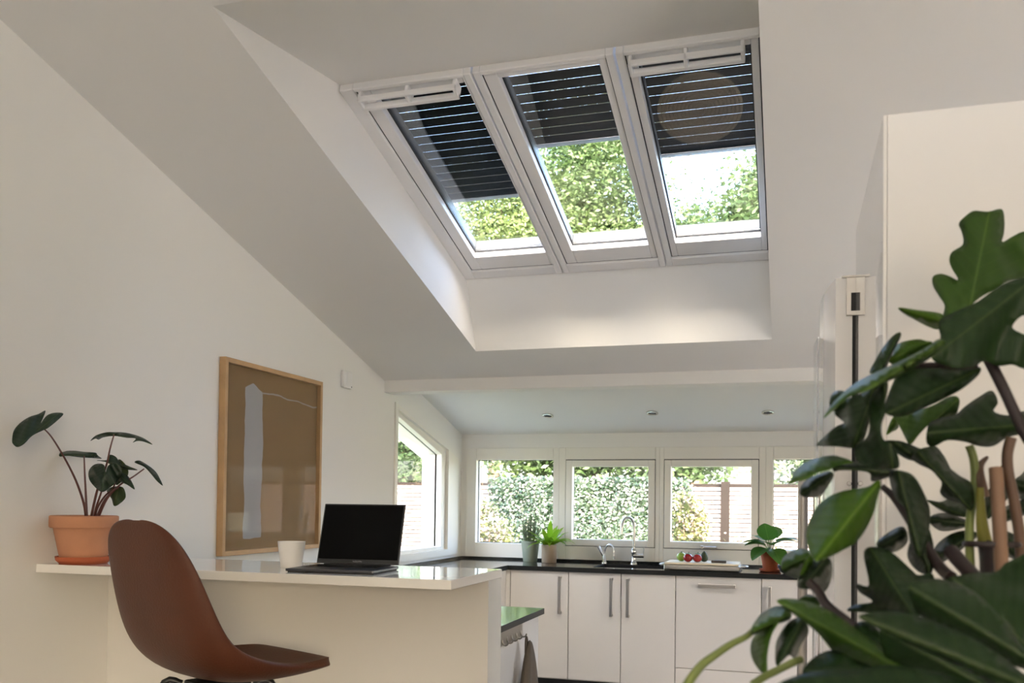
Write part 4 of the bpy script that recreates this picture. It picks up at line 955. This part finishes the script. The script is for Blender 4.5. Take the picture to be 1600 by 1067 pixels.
# ------------------------------------------------------------------ garden
bm = B(); box(bm, -60, 60, YB+.31, 90, -.3, -.15); box(bm, -60, -.31, -60, YB+.31, -.3, -.15); box(bm, 16, 60, -60, YB+.31, -.3, -.15)
tag(obj('ground', bm, 'grass'), 'lawn of the garden outside the windows', 'lawn', kind='structure')
bm = B(); box(bm, XR+.31, 16, -8, YB+.31, -.3, -.15)  # pale ground added here for the daylight it bounces indoors
tag(obj('terrace', bm, 'bounce_paving'), 'unseen pale stone terrace added to bounce daylight through the glazed doors', 'terrace', kind='structure')
FY = 13.5; ZF = 1.70
fc = thing('garden_fence', 'pale horizontal slat fence with dark posts across the garden', 'fence', (0, FY, -.15))
posts = [-6.7, -4.87, -3.04, -1.48, .07, 1.63, 3.19, 4.75, 6.3]
for x in posts: bbox('post', 'fencepost', fc, x-.06, x+.06, FY-.06, FY+.06, -.15, ZF+.02)
bmp = {}
for x0, x1 in zip(posts, posts[1:]): bbox('gap_shade_board', 'fencepost', fc, x0+.06, x1-.06, FY+.03, FY+.045, -.1, ZF-.01)  # dark sheet standing in for the shade between the planks
for x0, x1 in zip(posts, posts[1:]):
    w = round(x1-x0-.12, 3); z = -.05
    while z < ZF-.05:
        if w not in bmp: bm = B(); box(bm, -w/2, w/2, -.012, .012, 0, .052); q = obj('plank', bm, 'fence'); bmp[w] = q
        else: q = bmp[w].copy(); C.objects.link(q)
        q.parent = fc; q.matrix_parent_inverse = BASE[fc.name].inverted(); q.location = ((x0+x1)/2, FY+random.uniform(-.004, .004), z)
        z += .0655
rng = np.random.default_rng(4)
def leaves_mesh(name, pos, size, m, parent, nrm=None, flat=.6, kind='stuff', asp=.5):
    n = len(pos); ln = size*(.6+.8*rng.random(n))
    d = rng.normal(size=(n, 3)); d[:, 2] = d[:, 2]*flat - .15
    if nrm is not None: d = d - nrm*(d*nrm).sum(1, keepdims=True)*.85
    d /= np.linalg.norm(d, axis=1, keepdims=True)
    s = np.cross(d, rng.normal(size=(n, 3)) if nrm is None else nrm + .6*rng.normal(size=(n, 3))); s /= np.linalg.norm(s, axis=1, keepdims=True)
    up = np.cross(s, d)
    a = pos; b = pos + d*ln[:, None]; mid = pos + d*ln[:, None]*.45
    l = mid + s*ln[:, None]*asp*.5 + up*ln[:, None]*.08; r = mid - s*ln[:, None]*asp*.5 + up*ln[:, None]*.08
    V = np.stack([a, l, b, r], 1).reshape(-1, 3)
    me = bpy.data.meshes.new(name); me.vertices.add(4*n); me.vertices.foreach_set('co', V.ravel())
    me.loops.add(4*n); me.loops.foreach_set('vertex_index', np.arange(4*n)); me.polygons.add(n)
    me.polygons.foreach_set('loop_start', np.arange(0, 4*n, 4)); me.update(calc_edges=True); me.materials.append(MATS[m])
    o = bpy.data.objects.new(name, me); C.objects.link(o)
    if parent is not None: setp(o, parent)
    if kind: o['kind'] = kind
    return o
def tree(label, x, y, h, crown_c, crown_r, nleaf, m, size, ncl=60, group='garden trees behind the fence', asp=.45, spread=.55):
    t = thing('tree', label, 'tree', (x, y, -.15), group=group)
    cz = crown_c; bm = B()
    tube(bm, smoothline([(x, y, -.15), (x+.08, y, h*.3), (x-.05, y+.1, h*.6), (x, y, h*.92)], 4), [.16 - .012*i for i in range(13)], 10); obj('trunk', bm, 'bark', t, smooth=True)
    cl_ = rng.normal(size=(ncl, 3)); cl_ /= np.linalg.norm(cl_, axis=1, keepdims=True); cl_ *= (rng.random(ncl)**.45)[:, None]
    cen = np.array([x, y, cz]) + cl_*np.array(crown_r)
    for k in range(0, ncl, max(1, ncl//14)):
        c = cen[k]; z0 = max(.8, min(h*.85, c[2]-.6)); bm = B(); p0 = Vector((x, y, z0)); p1 = Vector(c); tube(bm, smoothline([p0, p0.lerp(p1, .5)+Vector((0, 0, .15)), p1], 3), [.05, .042, .036, .03, .022, .016, .01], 6)
        obj('branch', bm, 'bark', t, smooth=True)
    idx = rng.integers(0, ncl, nleaf); pos = cen[idx] + rng.normal(size=(nleaf, 3))*spread*np.array([1, 1, .6])
    leaves_mesh('crown', pos, size, m, t, asp=asp)
    return t
tree('big sunlit yellow green tree seen in the left roof window', -3.0, 16.5, 6.6, 5.6, (1.6, 1.2, 2.2), 45000, 'tree_a', .085, 90, spread=.4)
tree('tall sunlit tree filling the middle roof window', -1.05, 16.0, 8.6, 6.3, (1.15, 1.2, 3.0), 60000, 'tree_a', .085, 110, spread=.4)
tree('light leafy tree at the right edge of the right roof window', 1.95, 15.5, 7.6, 6.0, (.6, .8, 1.5), 9000, 'tree_b', .11, 34, spread=.28)
tree('lower leafy tree under the sky in the right roof window', .75, 17.5, 7.2, 5.6, (.95, .9, 1.6), 15000, 'tree_b', .11, 50, spread=.32)
tree('bushy yellow green tree overhanging the fence behind the corner window', -1.1, 15.0, 2.6, 2.35, (1.5, .5, .55), 12000, 'tree_a', .11, 50, spread=.28)
tree('bushy tree overhanging the ivy behind the middle windows', .85, 14.6, 2.6, 2.3, (.75, .5, .5), 9000, 'tree_b', .11, 36, spread=.25)
tree('blue green tree behind the fence at the right window', 3.3, 17.2, 3.2, 2.5, (.9, .7, .8), 11000, 'tree_c', .12, 40, spread=.35)
tree('dark leafy tree behind the fence in the side window', -5.0, 16.0, 3.0, 2.4, (1.6, .8, .75), 12000, 'tree_b', .12, 40, spread=.3)
# ivy on the fence
n = 75000
px = rng.uniform(-1.95, 1.15, n); keep = rng.random(n) < np.clip((1.25-px)/.5, 0, 1)*np.clip((px+2.0)/.25, 0, 1); px = px[keep]; n = len(px)
pos = np.stack([px, FY-.09-rng.random(n)*.14, rng.uniform(-.1, ZF+.06, n)], 1)
tv = thing('ivy', 'dense glossy ivy covering the middle of the slat fence', 'ivy', (-.4, FY-.1, -.15))
leaves_mesh('ivy_leaves', pos, .046, 'ivy', tv, nrm=np.tile(np.array([[0, -1., .35]]), (n, 1)), asp=.8)
bm = B()
for k in range(14):
    x = -1.8+k*.21; pts = [(x, FY-.075, -.15)]
    for j in range(1, 6): pts.append((x+random.uniform(-.15, .15), FY-.08, -.15+j*.34))
    tube(bm, smoothline(pts, 3), .008, 5)
obj('ivy_stems', bm, 'bark', tv)
def shrub(name, label, x, y, rx, rz, cz, nl, m, size, blossoms=0):
    t = thing(name, label, 'shrub', (x, y, -.15)); bm = B()
    for k in range(7):
        a = 2*PI*k/7; tube(bm, smoothline([(x, y, -.15), (x+rx*.35*math.cos(a), y+rx*.25*math.sin(a), cz*.6), (x+rx*.7*math.cos(a), y+rx*.5*math.sin(a), cz+rz*.4)], 3), [.016-.0015*i for i in range(7)], 6)
    obj('stems', bm, 'bark', t)
    ncl = 50; c = rng.normal(size=(ncl, 3)); c /= np.linalg.norm(c, axis=1, keepdims=True); c *= (rng.random(ncl)**.4)[:, None]; c = np.array([x, y, cz])+c*np.array([rx, rx*.7, rz])
    leaves_mesh('foliage', c[rng.integers(0, ncl, nl)]+rng.normal(size=(nl, 3))*.07, size, m, t)
    if blossoms: leaves_mesh('blossoms', c[rng.integers(0, ncl, blossoms)]+rng.normal(size=(blossoms, 3))*.07+np.array([0, -.05, .05]), size*.6, 'blossom', t, asp=.9)
    return t
shrub('flowering_bush', 'round bush with pale pink blossoms behind the corner window', -1.35, 11.2, .50, .50, .82, 5000, 'bush', .06, 2600)
shrub('yellow_shrub', 'tall sparse yellow green shrub before the dark fence post', 1.15, 12.9, .24, .75, .85, 2600, 'bush', .06, 900)
shrub('low_shrub', 'low pale shrub in front of the fence right of the post', 1.95, 12.6, .30, .2, .72, 900, 'bush', .05, 300)
t = thing('bare_shrub', 'bare twiggy shrub behind the window next to the fridges', 'shrub', (2.75, 12.0, -.15)); bm = B()
for k in range(6):
    bm = B(); a = -.5+k*.2; tube(bm, smoothline([(2.75, 12, -.15), (2.75+a*.5, 12, .7), (2.75+a*.9, 12.05, 1.35+.1*(k % 3))], 4), [.012-.001*i for i in range(9)], 6); obj('twig', bm, 'bark', t, smooth=True)
# neighbour's roof edge and white gable beyond the side garden
t = thing('garden_shed', 'grey neighbouring shed peeking over the fence at the right', 'shed', (2.7, 21, -.15))
bm = B(); prism(bm, [(1.15, -.15), (4.2, -.15), (4.2, 2.75), (1.15, 2.75)], 20.5, 23, 'y'); obj('wall', bm, 'shed_wall', t)
bm = B(); prism(bm, [(1.0, 2.75), (4.35, 2.75), (2.7, 3.35)], 20.3, 23.2, 'y'); obj('roof', bm, 'roofing', t)
